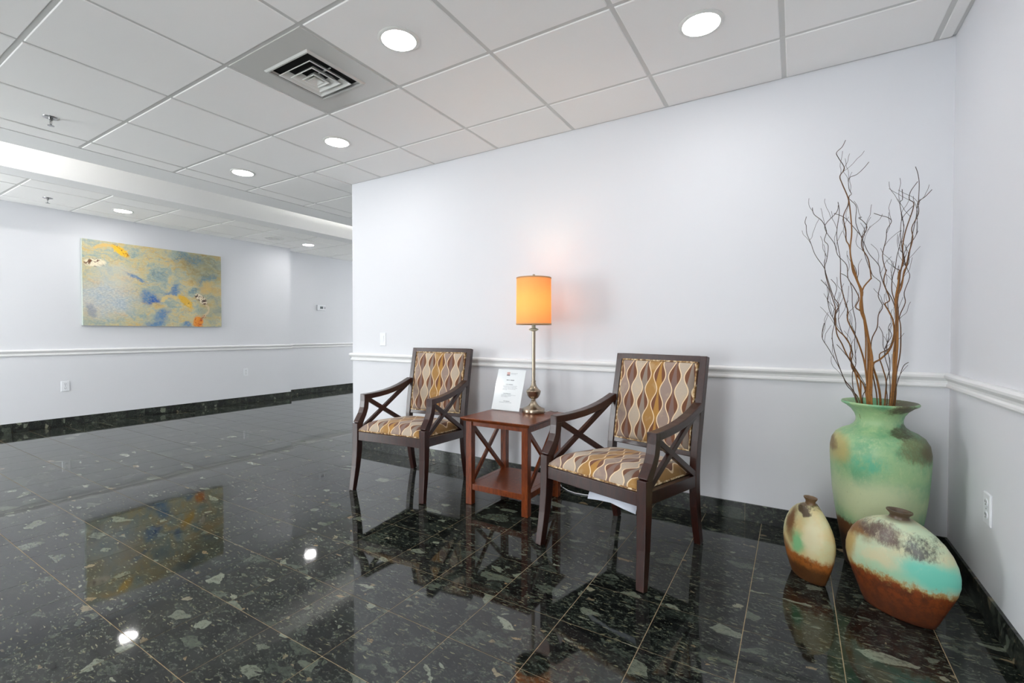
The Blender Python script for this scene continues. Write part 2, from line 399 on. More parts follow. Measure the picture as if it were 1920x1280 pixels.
# ------------------------------------------------------------------ mesh helpers
class MB:
    def __init__(s): s.v, s.f, s.uv = [], [], {}
    def box(s, a, b):
        i = len(s.v); (x0, y0, z0), (x1, y1, z1) = a, b
        s.v += [(x0, y0, z0), (x1, y0, z0), (x1, y1, z0), (x0, y1, z0), (x0, y0, z1), (x1, y0, z1), (x1, y1, z1), (x0, y1, z1)]
        s.f += [tuple(i+k for k in q) for q in ((0, 3, 2, 1), (4, 5, 6, 7), (0, 1, 5, 4), (1, 2, 6, 5), (2, 3, 7, 6), (3, 0, 4, 7))]
        return s
    def loft(s, rings, cap=True, closed=True):
        i = len(s.v); n = len(rings[0])
        for r in rings: s.v += [tuple(p) for p in r]
        for k in range(len(rings)-1):
            for j in range(n if closed else n-1):
                a, b = i+k*n+j, i+k*n+(j+1) % n
                s.f.append((a, b, b+n, a+n))
        if cap:
            s.f.append(tuple(i+j for j in reversed(range(n)))); e = i+(len(rings)-1)*n
            s.f.append(tuple(e+j for j in range(n)))
        return s
    def bar(s, pts, w, t, lat):
        """rectangular section swept along pts: w along lat, t across it"""
        P = [Vector(p) for p in pts]; lat = Vector(lat).normalized(); rings = []
        for k, p in enumerate(P):
            tg = (P[min(k+1, len(P)-1)] - P[max(k-1, 0)]).normalized()
            l = (lat - tg*lat.dot(tg)).normalized(); nn = tg.cross(l)
            ww = w[k] if isinstance(w, (list, tuple)) else w; tt = t[k] if isinstance(t, (list, tuple)) else t
            rings.append([p + l*ww/2 + nn*tt/2, p - l*ww/2 + nn*tt/2, p - l*ww/2 - nn*tt/2, p + l*ww/2 - nn*tt/2])
        return s.loft(rings)
    def lathe(s, prof, n=32, c=(0, 0, 0)):
        rings = [[(c[0]+r*cos(2*pi*j/n), c[1]+r*sin(2*pi*j/n), c[2]+z) for j in range(n)] for r, z in prof]
        return s.loft(rings)
    def tube(s, pts, rad, n=8):
        P = [Vector(p) for p in pts]; up = Vector((0.31, 0.77, 0.55)); rings = []
        for k, p in enumerate(P):
            tg = (P[min(k+1, len(P)-1)] - P[max(k-1, 0)]).normalized()
            a = up - tg*up.dot(tg); a.normalize(); b = tg.cross(a); up = a
            r = rad[k] if isinstance(rad, (list, tuple)) else rad
            rings.append([p + a*r*cos(2*pi*j/n) + b*r*sin(2*pi*j/n) for j in range(n)])
        return s.loft(rings)
    def mesh(s, name, mat, smooth=False):
        me = bpy.data.meshes.new(name); me.from_pydata([tuple(p) for p in s.v], [], s.f)
        if mat: me.materials.append(M[mat])
        import bmesh
        bm = bmesh.new(); bm.from_mesh(me); bmesh.ops.recalc_face_normals(bm, faces=bm.faces); bm.to_mesh(me); bm.free()
        if smooth: me.polygons.foreach_set('use_smooth', [True]*len(me.polygons))
        me.update(); return me
    def obj(s, name, mat, parent=None, smooth=False, bevel=0.0, **tags):
        return link(name, s.mesh(name, mat, smooth), parent, bevel, **tags)

def link(name, me, parent=None, bevel=0.0, loc=None, **tags):
    o = bpy.data.objects.new(name, me); COL.objects.link(o)
    if parent is not None: o.parent = parent
    if loc is not None: o.location = loc
    if bevel:
        b = o.modifiers.new('edge', 'BEVEL'); b.width = bevel; b.segments = 2; b.limit_method = 'ANGLE'; b.angle_limit = radians(40)
    for k, v in tags.items(): o[k] = v
    return o
def thing(name, label, cat, loc=(0, 0, 0), rz=0.0, group=None):
    o = bpy.data.objects.new(name, None); COL.objects.link(o); o.location = loc; o.rotation_euler = (0, 0, rz)
    o.empty_display_size = 0.05
    o['label'] = label; o['category'] = cat
    if group: o['group'] = group
    return o
def copy_tree(o, parent=None):
    c = o.copy(); COL.objects.link(c); c.parent = parent
    for ch in o.children: copy_tree(ch, c)
    return c
def autosmooth(o, ang=40):
    me = o.data
    me.polygons.foreach_set('use_smooth', [True]*len(me.polygons))
    import bmesh
    bm = bmesh.new(); bm.from_mesh(me)
    for e in bm.edges:
        if len(e.link_faces) == 2 and e.calc_face_angle(0) > radians(ang): e.smooth = False
    bm.to_mesh(me); bm.free()
    return o
def pj(P):
    d = Vector(P) - CAM; z = d.dot(_f)
    return (960 + FPX*d.dot(_r2)/z, 640 - FPX*d.dot(_u2)/z, z)

# ------------------------------------------------------------------ setting: walls
def struct(name, mb, mat, label, parent=None, **kw):
    return mb.obj(name, mat, parent, kind='structure', label=label, **kw)
TH = 0.12
struct('wall_back', MB().box((XE, 0, -.05), (TH, TH, ZC+.5)), 'wall', 'pale blue back wall behind the armchairs')
struct('wall_right', MB().box((0, YF-TH, -.05), (TH, 0, ZC+.5)), 'wall', 'pale blue right wall beside the vases')
struct('wall_left', MB().box((XP-TH-.21, YF-TH, -.05), (XP, YJ, ZC+.5)), 'wall', 'pale blue far left wall that carries the painting')
struct('wall_hall', MB().box((XH-TH, YJ, -.05), (XH, YB+TH, ZC+.5)), 'wall', 'set-back pale blue hall wall with the thermostat')
struct('wall_hall_right', MB().box((XE, TH, -.05), (XE+TH, YB+TH, ZC+.5)), 'wall', 'pale blue hall wall turning back from the end of the back wall')
struct('wall_hall_end', MB().box((XH, YB, -.05), (-6.6, YB+TH, ZC+.5)).box((-5.5, YB, -.05), (XE, YB+TH, ZC+.5)).box((-6.6, YB, 2.1), (-5.5, YB+TH, ZC+.5)), 'wall', 'pale blue wall closing the end of the hall')
# glazed front behind the camera: piers, a low sill and a head; openings sized for light, right one added
wf = MB(); OPEN = [(-7.55, -5.65), (-2.0, -1.25)]
xs = [XP] + [a for o in OPEN for a in o] + [0]
for i in range(0, len(xs), 2): wf.box((xs[i], YF-TH, -.05), (xs[i+1], YF, ZC+.5))
for a, b in OPEN: wf.box((a, YF-TH, -.05), (b, YF, .08)); wf.box((a, YF-TH, 2.32), (b, YF, ZC+.5))
struct('wall_front', wf, 'wall', 'pale blue front wall with tall window openings')
for i, (a, b) in enumerate(OPEN):
    w_ = struct('window_%d' % (i+1), MB().box((a, YF-.09, .08), (a+.05, YF-.03, 2.32)).box((b-.05, YF-.09, .08), (b, YF-.03, 2.32)).box((a+.05, YF-.09, .08), (b-.05, YF-.03, .13)).box((a+.05, YF-.09, 2.27), (b-.05, YF-.03, 2.32)).box(((a+b)/2-.025, YF-.09, .13), ((a+b)/2+.025, YF-.03, 2.27)), 'alu', 'unseen tall dark framed window in the front wall, sized to light the room')
    for x0, x1 in ((a+.05, (a+b)/2-.025), ((a+b)/2+.025, b-.05)):
        MB().box((x0, YF-.063, .13), (x1, YF-.057, 2.27)).obj('pane', 'glass', w_)
    pl = bpy.data.lights.new('sky_portal', 'AREA'); pl.shape = 'RECTANGLE'; pl.size = b-a; pl.size_y = 2.24
    po = bpy.data.objects.new('sky_portal', pl); COL.objects.link(po); po.location = ((a+b)/2, YF-.01, 1.2); po.rotation_euler = (radians(90), 0, 0)
    pl.cycles.is_portal = True

dr = struct('added_light_door_1', MB().box((-6.6, YB+.03, 0), (-6.54, YB+.08, 2.1)).box((-5.56, YB+.03, 0), (-5.5, YB+.08, 2.1)).box((-6.54, YB+.03, 0), (-5.56, YB+.08, .10)).box((-6.54, YB+.03, 2.04), (-5.56, YB+.08, 2.1)), 'alu', 'unseen glazed door added at the end of the hall to let in light')  # unseen door added so daylight brightens the left wall
MB().box((-6.54, YB+.052, .10), (-5.56, YB+.058, 2.04)).obj('pane', 'glass', dr)

# ------------------------------------------------------------------ floor
fl = struct('floor', MB().box((XH-.15, YF-.15, -.06), (.15, YB+.15, -.0012)), 'grout', 'dark green breccia floor in polished square tiles with thin tan joints')
tm = MB().box((0, 0, -.009), (FT-.0028, FT-.0028, 0)).mesh('floor_tile', 'stone')
near = []
for i in range(-22, 10):
    for j in range(-18, 28):
        x0, y0 = FX0+i*FT, FY0+j*FT
        if x0 > -.01 or x0+FT < XH or y0 > YB or y0+FT < YF: continue
        if y0 > -.01 and x0 > XE+.02: continue
        if x0+FT < XP and y0 < YJ-.3: continue
        cs = [(x0, y0, 0), (x0+FT, y0, 0), (x0+FT, y0+FT, 0), (x0, y0+FT, 0)]
        P = [pj(c) for c in cs]; ar = 0
        if min(p[2] for p in P) > .15:
            inside = max(p[0] for p in P) > 0 and min(p[0] for p in P) < 1920 and max(p[1] for p in P) > 0 and min(p[1] for p in P) < 1280
            if inside: ar = abs(sum(P[k][0]*P[(k+1) % 4][1]-P[(k+1) % 4][0]*P[k][1] for k in range(4)))/2
            if y0 > .0 and pj((x0+FT, y0, 0))[0] > 665: ar = 0
        near.append((ar, x0, y0))
near.sort(reverse=True)
rest = MB()
for k, (ar, x0, y0) in enumerate(near):
    xa, xb, ya, yb = x0, x0+FT-.0028, y0, y0+FT-.0028
    xlo = XP if y0+FT < YJ+.02 else XH
    clip = xb > 0 or xa < xlo or (yb > 0 and xb > XE)
    if k < 300 and ar > 0:
        if clip:
            xb = min(xb, -.001); xa = max(xa, xlo+.001)
            if yb > 0 and xa > XE-.02: yb = min(yb, -.001)
            if xb-xa < .004 or yb-ya < .004: continue
            link('floor_tile', MB().box((0, 0, -.009), (xb-xa, yb-ya, 0)).mesh('floor_tile', 'stone'), fl, loc=(xa, ya, 0))
        else: link('floor_tile', tm, fl, loc=(xa, ya, 0))
    else: 
        xb = min(xb, -.001); xa = max(xa, xlo+.001)
        if xb-xa > .004: rest.box((xa, ya, -.009), (xb, yb, 0))
rest.obj('far_floor_tiles', 'stone', fl, kind='stuff')

# ------------------------------------------------------------------ ceiling
XT, XU, XV, XW = -5.16, -5.47, -6.17, -6.43    # edge of grid, edge of border, far edge of trough, start of the far grid
ZS = ZC+.022
cm = MB()
cm.box((XT, YF-TH, ZS), (TH, TH, ZS+.06)).box((XT, TH, ZS), (XE+TH, YB+TH, ZS+.06))       # main field backing
cm.box((XU, YF-TH, ZC), (XT, YB+TH, ZS+.06)).box((XW, YF-TH, ZC), (XV, YB+TH, ZS+.06))    # plain borders
cm.box((XH-TH, YF-TH, ZS), (XW, YB+TH, ZS+.06))
cm.box((XU+.42, YF-TH, ZC+.40), (XU+.36, YB+TH, ZS+.06)).box((XV-.06, YF-TH, ZS+.06), (XV, YB+TH, ZC+.46)).box((XV-.06, YF-TH, ZC+.40), (XU+.42, YB+TH, ZC+.46))
cm.box((XU, .30, ZS+.06), (XU+.012, YB, ZC+.150))  # hidden lip added to keep tube light off the lower trough face
ce = struct('ceiling', cm, 'ceil', 'white suspended tile ceiling with a raised lighting trough along the left')
GAP = .011
tiles = {}
def tile(x0, x1, y0, y1, z=ZC):
    x0, x1, y0, y1 = x0+GAP, x1-GAP, y0+GAP, y1-GAP
    key = (round(x1-x0, 3), round(y1-y0, 3))
    if key not in tiles:
        w, d = key; e = .003
        tiles[key] = MB().loft([[(e, e, 0), (w-e, e, 0), (w-e, d-e, 0), (e, d-e, 0)], [(0, 0, e), (w, 0, e), (w, d, e), (0, d, e)], [(0, 0, .016), (w, 0, .016), (w, d, .016), (0, d, .016)]]).mesh('ceiling_tile', 'tile')
    link('ceiling_tile', tiles[key], ce, loc=(x0, y0, z))
XL = [-.072 - i*T for i in range(9)]            # joints running away from the camera
YR = [-.4025 - j*T for j in range(-5, 6)]       # joints running along the back wall
DIFF = (-2.815, -1.317); 
xe = [0-.004] + XL + [XT+.006]
ye = sorted([y for y in YR if y < 0]) + [-.004]
for a, b in zip(xe, xe[1:]):
    for c, d in zip(ye, ye[1:]):
        if abs((a+b)/2-DIFF[0]) < .1 and abs((c+d)/2-DIFF[1]) < .1: continue
        if d > -.1 and b < XE:
            if a > XE: tile(XE, a, c, d)
            continue
        tile(b, a, c, d)
ye2 = [-.4025, .2071, .8167, 1.4263, 2.0359, 2.6455]
for c, d in zip(ye2[1:], ye2[2:]):
    tile(XL[8], XL[7], c, d); tile(XT+.006, XL[8], c, d); tile(XL[7], XE-.004, c, d)
# the row that the end of the back wall interrupts
tile(XL[8], XL[7], -.4025, .2071); tile(XT+.006, XL[8], -.4025, .2071); tile(XL[7], XE-.004, -.4025, .2071)
BZ = (ZC+.0045, ZC+.021)
def gbar(x0, x1, y0, y1):
    e = .0007 if y1-y0 > x1-x0 else 0.0           # crossing bars do not share a plane
    MB().box((x0, y0, BZ[0]+e), (x1, y1, BZ[1]+e)).obj('grid_bar', 'bar', ce)
for x in XL[:7]: gbar(x-.0125, x+.0125, ye[0], -.001)
for x in XL[7:]: gbar(x-.0125, x+.0125, ye[0], 2.64)
for y in YR:
    if y < 0: gbar(XT+.004, -.001, y-.012, y+.012)
    elif y < 2.7: gbar(XT+.004, XE-.001, y-.012, y+.012)
gbar(XE, -.02, -.016, -.0005); gbar(-.016, -.0005, ye[0], -.017); gbar(XT+.0005, XT+.010, ye[0], 2.64); gbar(XE-.016, XE-.0005, 0.0, 2.64)
YL = [-3.37, -2.78, -2.19, -1.60, -1.015, -.42, .165, .735, 1.31, 1.90, 2.49, 3.08]
XF = [XW-.004, -6.757, -7.355]
for c, d in zip(YL, YL[1:]):
    for a, b in zip(XF, XF[1:]): tile(b, a, c, d)
    if d < 1.5: tile(XP+.004, XF[2], c, d)
    elif c < YJ: tile(XP+.004, XF[2], c, YJ-.02); tile(XH+.004, XF[2], YJ, d)
    else: tile(XH+.004, XF[2], c, d)
for x in XF[1:]: gbar(x-.0125, x+.0125, YL[0], YL[-1])
for y in YL: gbar((XP if y < YJ else XH)+.001, XW-.001, y-.012, y+.012)
gbar(XW-.010, XW-.0005, YL[0], YL[-1]); gbar(XP+.0005, XP+.016, YL[0], YJ); gbar(XH+.0005, XH+.016, YJ, YL[-1])

# cove tubes standing on the near border, inside the trough
for n_, (y0, y1) in enumerate(((-4.6, -1.75), (.75, 4.6))):
    ct = thing('cove_light', ('lit tube in the ceiling trough nearest the front windows', 'lit tube in the ceiling trough at the hall end')[n_], 'cove light', (XU+.10, (y0+y1)/2, ZS+.0605), 0, 'tubes in the ceiling trough')
    h = (y1-y0)/2
    MB().box((-.035, -h, 0), (.035, h, .05)).obj('housing', 'metal_white', ct)
    MB().tube([(-.005, -h, .065), (-.005, h, .065)], (.014, .007)[n_], 10).obj('tube', 'tube', ct, True)

# ------------------------------------------------------------------ chair rails and stone skirting
RP = [(0, .798), (.010, .799), (.0145, .806), (.0145, .815), (.008, .821), (.010, .832), (.019, .841), (.0245, .848), (.0255, .858), (.020, .866), (.016, .868), (0, .868)]
def rail(name, pts, label):
    """pts: (x, y, nx, ny) mitre points; profile pushed out along (nx, ny)"""
    mb = MB().loft([[(x+nx*d, y+ny*d, z) for d, z in RP] for x, y, nx, ny in pts])
    struct(name, mb, 'trim', label)
E_ = .0005
rail('trim_1', [(XE-E_, YB, -1, 0), (XE-E_, -E_, -1, -1), (-E_, -E_, -1, -1), (-E_, YF, -1, 0)], 'white moulded chair rail along the back wall and the right wall')
rail('trim_2', [(XP+E_, YF, 1, 0), (XP+E_, YJ-E_, 1, 1), (XH+E_, YJ-E_, 1, 1)], 'white moulded chair rail below the painting')
rail('trim_3', [(XH+E_, YJ+.03, 1, 0), (XH+E_, YB, 1, 0)], 'white moulded chair rail on the set-back hall wall')
BH, BT = .098, .011
def skirting(name, a, b, n, label, off=0.0):
    """a row of stone tiles from a to b, facing n"""
    a, b, n = Vector(a), Vector(b), Vector(n); L = (b-a).length; d = (b-a)/L
    c0, c1 = a+n*.0004, b+n*(BT*.7)
    mb = MB().box((min(c0.x, c1.x), min(c0.y, c1.y), .0002), (max(c0.x, c1.x), max(c0.y, c1.y), BH-.002))
    base = struct(name, mb, 'grout', label)
    s = -off
    while s < L:
        s0, s1 = max(s, 0)+.0008, min(s+FT, L)-.0008
        if s1-s0 > .004:
            p, q = a+d*s0+n*.0006, a+d*s1+n*BT
            MB().box((min(p.x, q.x), min(p.y, q.y), .0006), (max(p.x, q.x), max(p.y, q.y), BH)).obj('skirting_tile', 'skirt', base)
        s += FT
skirting('baseboard_back', (XE, 0, 0), (0, 0, 0), (0, -1, 0), 'low dark stone skirting along the back wall', .20)
skirting('baseboard_right', (0, -BT-.001, 0), (0, YF, 0), (-1, 0, 0), 'low dark stone skirting along the right wall', .06)
skirting('baseboard_left', (XP, -4, 0), (XP, YJ, 0), (1, 0, 0), 'low dark stone skirting under the painting wall', .1)
skirting('baseboard_hall', (XH, YJ, 0), (XH, YB, 0), (1, 0, 0), 'low dark stone skirting along the set-back hall wall', .14)
skirting('baseboard_hall_right', (XE, 0, 0), (XE, YB, 0), (-1, 0, 0), 'low dark stone skirting turning into the hall', .1)
skirting('baseboard_jog', (XH+BT+.001, YJ, 0), (XP, YJ, 0), (0, 1, 0), 'short dark stone skirting on the jog of the left wall', .1)

# ------------------------------------------------------------------ armchairs
def cushion(name, top, bottom, ns, nt, uvf, parent):
    """closed pad: top(s,t) and bottom(s,t) give points, stitched round the edge; uvf(point) in metres"""
    V, F = [], []
    for fn in (top, bottom):
        for j in range(nt+1):
            for i in range(ns+1): V.append(fn(i/ns, j/nt))
    n1 = (ns+1)*(nt+1); ix = lambda k, i, j: k*n1+j*(ns+1)+i
    for j in range(nt):
        for i in range(ns):
            F.append((ix(0, i, j), ix(0, i+1, j), ix(0, i+1, j+1), ix(0, i, j+1)))
            F.append((ix(1, i, j), ix(1, i, j+1), ix(1, i+1, j+1), ix(1, i+1, j)))
    loop = [(i, 0) for i in range(ns)]+[(ns, j) for j in range(nt)]+[(i, nt) for i in range(ns, 0, -1)]+[(0, j) for j in range(nt, 0, -1)]
    for a, b in zip(loop, loop[1:]+loop[:1]): F.append((ix(0, *a), ix(0, *b), ix(1, *b), ix(1, *a)))
    mb = MB(); mb.v, mb.f = V, F
    me = mb.mesh(name, 'fabric', True)
    ul = me.uv_layers.new(name='UVMap')
    for l in me.loops: ul.data[l.index].uv = uvf(me.vertices[l.vertex_index].co)
    return link(name, me, parent), [V[ix(1, *q)] for q in loop], [V[ix(0, *q)] for q in loop]

def lerp(a, b, t): return a+(b-a)*t
def interp(tab, z):
    for (z0, y0), (z1, y1) in zip(tab, tab[1:]):
        if z <= z1: return lerp(y0, y1, max(0, (z-z0)/(z1-z0)))
    return tab[-1][1]
POST = [(0, .296), (.08, .276), (.18, .256), (.30, .243), (.40, .243), (.52, .258), (.70, .290), (.94, .338)]
def make_chair():
    r = thing('armchair', '', 'armchair')
    for s in (-1, 1):
        # front leg, sabre curved, ending in a shoulder above the seat rail
        MB().bar([(s*.287, -.300, 0), (s*.283, -.290, .07), (s*.279, -.277, .16), (s*.276, -.268, .26), (s*.275, -.264, .36), (s*.275, -.263, .446)],
                 [.036, .038, .041, .043, .044, .044], [.034, .038, .043, .048, .052, .053], (1, 0, 0)).obj('leg', 'dark', r, bevel=.003)
        # rear leg and back post in one piece
        zs = [0, .06, .12, .20, .28, .36, .44, .52, .62, .72, .84, .935]
        MB().bar([(s*lerp(.242, .247, z/.94), interp(POST, z), z) for z in zs], [.034]*3+[.036]*9, [.036, .038, .040]+[.044]*6+[.040, .036, .034], (1, 0, 0)).obj('leg', 'dark', r, bevel=.003)
        # arm: swept support and the curved rest
        a = MB().bar([(s*.275, -.262, .440), (s*.275, -.246, .466), (s*.2755, -.222, .500), (s*.276, -.204, .540), (s*.277, -.197, .585), (s*.277, -.196, .634)], .043, [.052, .046, .043, .042, .042, .040], (1, 0, 0)).obj('arm_support', 'dark', r, bevel=.003)
        arm = [(-.216, .617), (-.15, .617), (-.08, .620), (0, .627), (.07, .638), (.14, .654), (.20, .672), (.262, .694)]
        MB().bar([(s*lerp(.277, .250, (y+.216)/.478), y, z) for y, z in arm], .046, [.036]*6+[.037, .038], (1, 0, 0)).obj('armrest', 'dark', r, bevel=.004)
        MB().bar([(s*.272, -.180, .602), (s*.248, .228, .362)], .020, .028, (1, 0, 0)).obj('cross_brace', 'dark', r, bevel=.002)
        MB().bar([(s*.252, .242, .672), (s*.272, -.225, .405)], .019, .028, (1, 0, 0)).obj('cross_brace', 'dark', r, bevel=.002)
        MB().bar([(s*.270, -.245, .363), (s*.2435, .226, .330)], .030, .056, (1, 0, 0)).obj('side_rail', 'dark', r, bevel=.002)
    MB().box((-.256, -.283, .334), (.256, -.255, .391)).obj('front_rail', 'dark', r, bevel=.002)
    MB().box((-.232, .228, .302), (.232, .252, .358)).obj('rear_rail', 'dark', r, bevel=.002)
    lean = lambda z: interp(POST, z)
    # back: top and bottom rails
    MB().bar([(-.232, lean(.918), .918), (.232, lean(.918), .918)], .036, .034, (0, .19, .98)).obj('top_rail', 'dark', r, bevel=.003)
    MB().bar([(-.232, lean(.46), .458), (.232, lean(.46), .458)], .036, .030, (0, .15, .98)).obj('bottom_rail', 'dark', r, bevel=.003)
    bz0, bz1, bw = .472, .905, .222
    def btop(s, t):
        x = lerp(-bw, bw, s); z = lerp(bz0, bz1, t)
        d = (1-abs(2*s-1)**7)*(1-abs(2*t-1)**7)
        return (x, lean(z)-.014-.026*d**.6, z)
    def bbot(s, t):
        z = lerp(bz0, bz1, t); return (lerp(-bw, bw, s), lean(z)+.012, z)
    b, _, edge = cushion('backrest', btop, bbot, 26, 26, lambda c: (c.x+.010, c.z-.005), r)
    pp = [(p[0]*.985, p[1]-.004, p[2]) for p in edge]; pp.append(pp[0])
    MB().tube(pp, .0042, 6).obj('piping', 'piping', b, True)
    def stop(s, t):
        y = lerp(-.276, .222, t); hw = lerp(.252, .224, t); x = lerp(-hw, hw, s)
        d = (1-abs(2*s-1)**5)*(1-abs(2*t-1)**6)
        return (x, y, lerp(.396, .362, t)+.012+.066*d**.55)
    def sbot(s, t):
        y = lerp(-.276, .222, t); hw = lerp(.252, .224, t); return (lerp(-hw, hw, s), y, lerp(.392, .358, t)+.0005)
    c, edge, _ = cushion('seat', stop, sbot, 28, 28, lambda c: (c.x*.95+.033, c.y*1.05 + (c.z-.45)*.9*(1 if c.y < -.1 else 0) + .02), r)
    pp = [(p[0]*1.008, p[1], p[2]+.005) for p in edge]; pp.append(pp[0])
    MB().tube(pp, .0045, 6).obj('piping', 'piping', c, True)
    MB().box((-.235, -.25, .326), (.235, .225, .333)).obj('dust_cover', 'felt', r)
    return r
ch = make_chair()
ch2 = copy_tree(ch)
ch['label'] = 'wave-patterned armchair with dark wood frame, left of the side table'; ch.location = (-2.885, -.492, 0); ch.rotation_euler = (0, 0, radians(5.5))
ch2['label'] = 'wave-patterned armchair with dark wood frame, right of the side table'; ch2.location = (-1.335, -.66, 0); ch2.rotation_euler = (0, 0, radians(-16))
for o in (ch, ch2): o['group'] = 'pair of patterned armchairs'
# law label hanging from the right chair's underside
lb = MB(); rows = []
for i in range(7):
    t = i/6; rows.append([(x, -.185-.035*sin(t*1.4), .326-.048*t+.008*sin(x*24)*t) for x in (-.055, .01, .075, .14, .205)])
lb.loft(rows, cap=False, closed=False)
lo = lb.obj('hanging_label', 'paper', ch2, True, label='printed white paper label hanging below the seat')
sm = lo.modifiers.new('thick', 'SOLIDIFY'); sm.thickness = .0006

# ------------------------------------------------------------------ side table
TX0, TX1, TY0, TY1, TZ = -2.368, -1.880, -.648, -.160, .537
tb = thing('side_table', 'small square reddish wood side table with X sides between the armchairs', 'table', ((TX0+TX1)/2, (TY0+TY1)/2, 0))
hx, hy = (TX1-TX0)/2, (TY1-TY0)/2
def rect(a, b, z): return [(-a, -b, z), (a, -b, z), (a, b, z), (-a, b, z)]
MB().loft([rect(hx-.022, hy-.022, .513), rect(hx-.012, hy-.012, .517), rect(hx, hy, .531), rect(hx, hy, TZ)]).obj('table_top', 'red', tb, bevel=.002)
lx, ly, lw = hx-.046, hy-.046, .021
for sx in (-1, 1):
    for sy in (-1, 1):
        MB().box((sx*lx-lw, sy*ly-lw, 0), (sx*lx+lw, sy*ly+lw, .5125)).obj('leg', 'red', tb, bevel=.003)
    MB().box((sx*lx-.011, -ly+lw, .478), (sx*lx+.011, ly-lw, .5125)).obj('apron', 'red', tb, bevel=.002)
    MB().bar([(sx*lx+.004, -ly+lw-.004, .478), (sx*lx+.004, ly-lw+.004, .125)], .016, .026, (1, 0, 0)).obj('cross_brace', 'red', tb, bevel=.002)
    MB().bar([(sx*lx-.004, ly-lw+.004, .478), (sx*lx-.004, -ly+lw-.004, .125)], .016, .026, (1, 0, 0)).obj('cross_brace', 'red', tb, bevel=.002)
for sy in (-1, 1):
    MB().box((-lx+lw, sy*ly-.011, .486), (lx-lw, sy*ly+.011, .5125)).obj('apron', 'red', tb, bevel=.002)
MB().box((-lx+lw, -ly-.014, .092), (lx-lw, ly+.014, .128)).box((-lx-.012, -ly+lw, .092), (-lx+lw, ly-lw, .128)).box((lx-lw, -ly+lw, .092), (lx+.012, ly-lw, .128)).obj('shelf', 'red', tb, bevel=.002)

# ------------------------------------------------------------------ lamp
LP = (-2.060, -.272, TZ)
lp = thing('table_lamp', 'slim brushed metal table lamp with lit amber drum shade', 'lamp', (LP[0], LP[1], LP[2]+.0003))
autosmooth(MB().lathe([(.0, 0), (.0705, 0), (.0725, .004), (.0725, .026), (.069, .029), (.060, .0315), (.049, .037), (.038, .045), (.028, .055), (.020, .066), (.014, .078), (0, .078)], 40).obj('base', 'nickel', lp), 50)
autosmooth(MB().lathe([(0, .078), (.013, .078), (.0145, .083), (.012, .088), (.021, .092), (.030, .099), (.037, .108), (.042, .118), (.0455, .129), (.047, .138), (.0485, .141), (.047, .144), (.039, .149), (.030, .157), (.022, .168), (.0165, .181), (.0135, .194), (.0128, .199), (.0150, .201), (.0150, .209), (0, .209)], 40).obj('urn', 'nickel', lp), 40)
MB().lathe([(.0, .208), (.0112, .208), (.0112, .528), (.0, .528)], 24).obj('stem', 'nickel', lp, bevel=.001)
autosmooth(MB().lathe([(0, .528), (.014, .528), (.031, .536), (.031, .541), (.012, .549), (.012, .572), (.016, .574), (.016, .612), (0, .612)], 32).obj('socket', 'ivory', lp), 40)
autosmooth(MB().lathe([(0, .612), (.012, .612), (.020, .630), (.029, .655), (.029, .675), (.020, .695), (0, .702)], 24).obj('bulb', 'bulb', lp), 60)
SB, ST = .570, .872
sh = autosmooth(MB().lathe([(.1130, SB), (.1115, ST), (.1100, ST), (.1115, SB), (.1130, SB)], 56).obj('shade', 'shade', lp), 50)
for z, rr in ((SB-.001, .1130), (ST-.008, .1116)):
    MB().loft([[((rr+d)*cos(2*pi*j/56), (rr+d)*sin(2*pi*j/56), z+h) for j in range(56)] for d, h in ((.0012, 0), (.0012, .009), (-.0025, .009), (-.0025, 0), (.0012, 0))], cap=False).obj('shade_trim', 'shade_trim', sh, True)
MB().tube([(0.016, 0, .60), (.045, 0, .63), (.05, 0, .72), (.03, 0, .83), (0, 0, .868), (-.03, 0, .83), (-.05, 0, .72), (-.045, 0, .63), (-.016, 0, .60)], .0018, 6).obj('harp', 'nickel', lp, True)
MB().bar([(-.110, 0, .869), (.110, 0, .869)], .003, .003, (0, 1, 0)).bar([(0, -.110, .869), (0, .110, .869)], .003, .003, (1, 0, 0)).obj('spider', 'nickel', lp)
MB().lathe([(0, .868), (.006, .868), (.004, .876), (.009, .884), (.008, .892), (0, .896)], 16).obj('finial', 'nickel', lp, True)
MB().tube([(.070, .01, .006), (.085, .02, .012), (.105, .035, .016), (.118, .06, .006), (.120, .085, .003), (.122, .104, .003), (.123, .118, -.01), (.123, .124, -.10), (.123, .13, -.40), (.14, .15, -.525)], .0022, 6).obj('cord', 'chrome', lp, True, label='thin clear lamp cord')
bl = bpy.data.lights.new('bulb_light', 'POINT'); bl.energy = 2.1; bl.color = (1.0, .90, .74); bl.shadow_soft_size = .03
bo = bpy.data.objects.new('bulb_light', bl); COL.objects.link(bo); bo.parent = lp; bo.location = (0, 0, .735)

# white extension lead on the floor behind the right armchair
tp = [(-2.02, -.030, .10), (-2.00, -.034, .04), (-1.96, -.05, .008), (-1.90, -.085, .004), (-1.84, -.105, .004), (-1.77, -.102, .004), (-1.70, -.085, .004), (-1.62, -.060, .004), (-1.50, -.045, .004), (-1.42, -.04, .004)]
MB().tube(tp, .0035, 8).obj('power_cord', 'plastic', None, True, label='thin white power cord lying on the floor along the back skirting', category='cord')

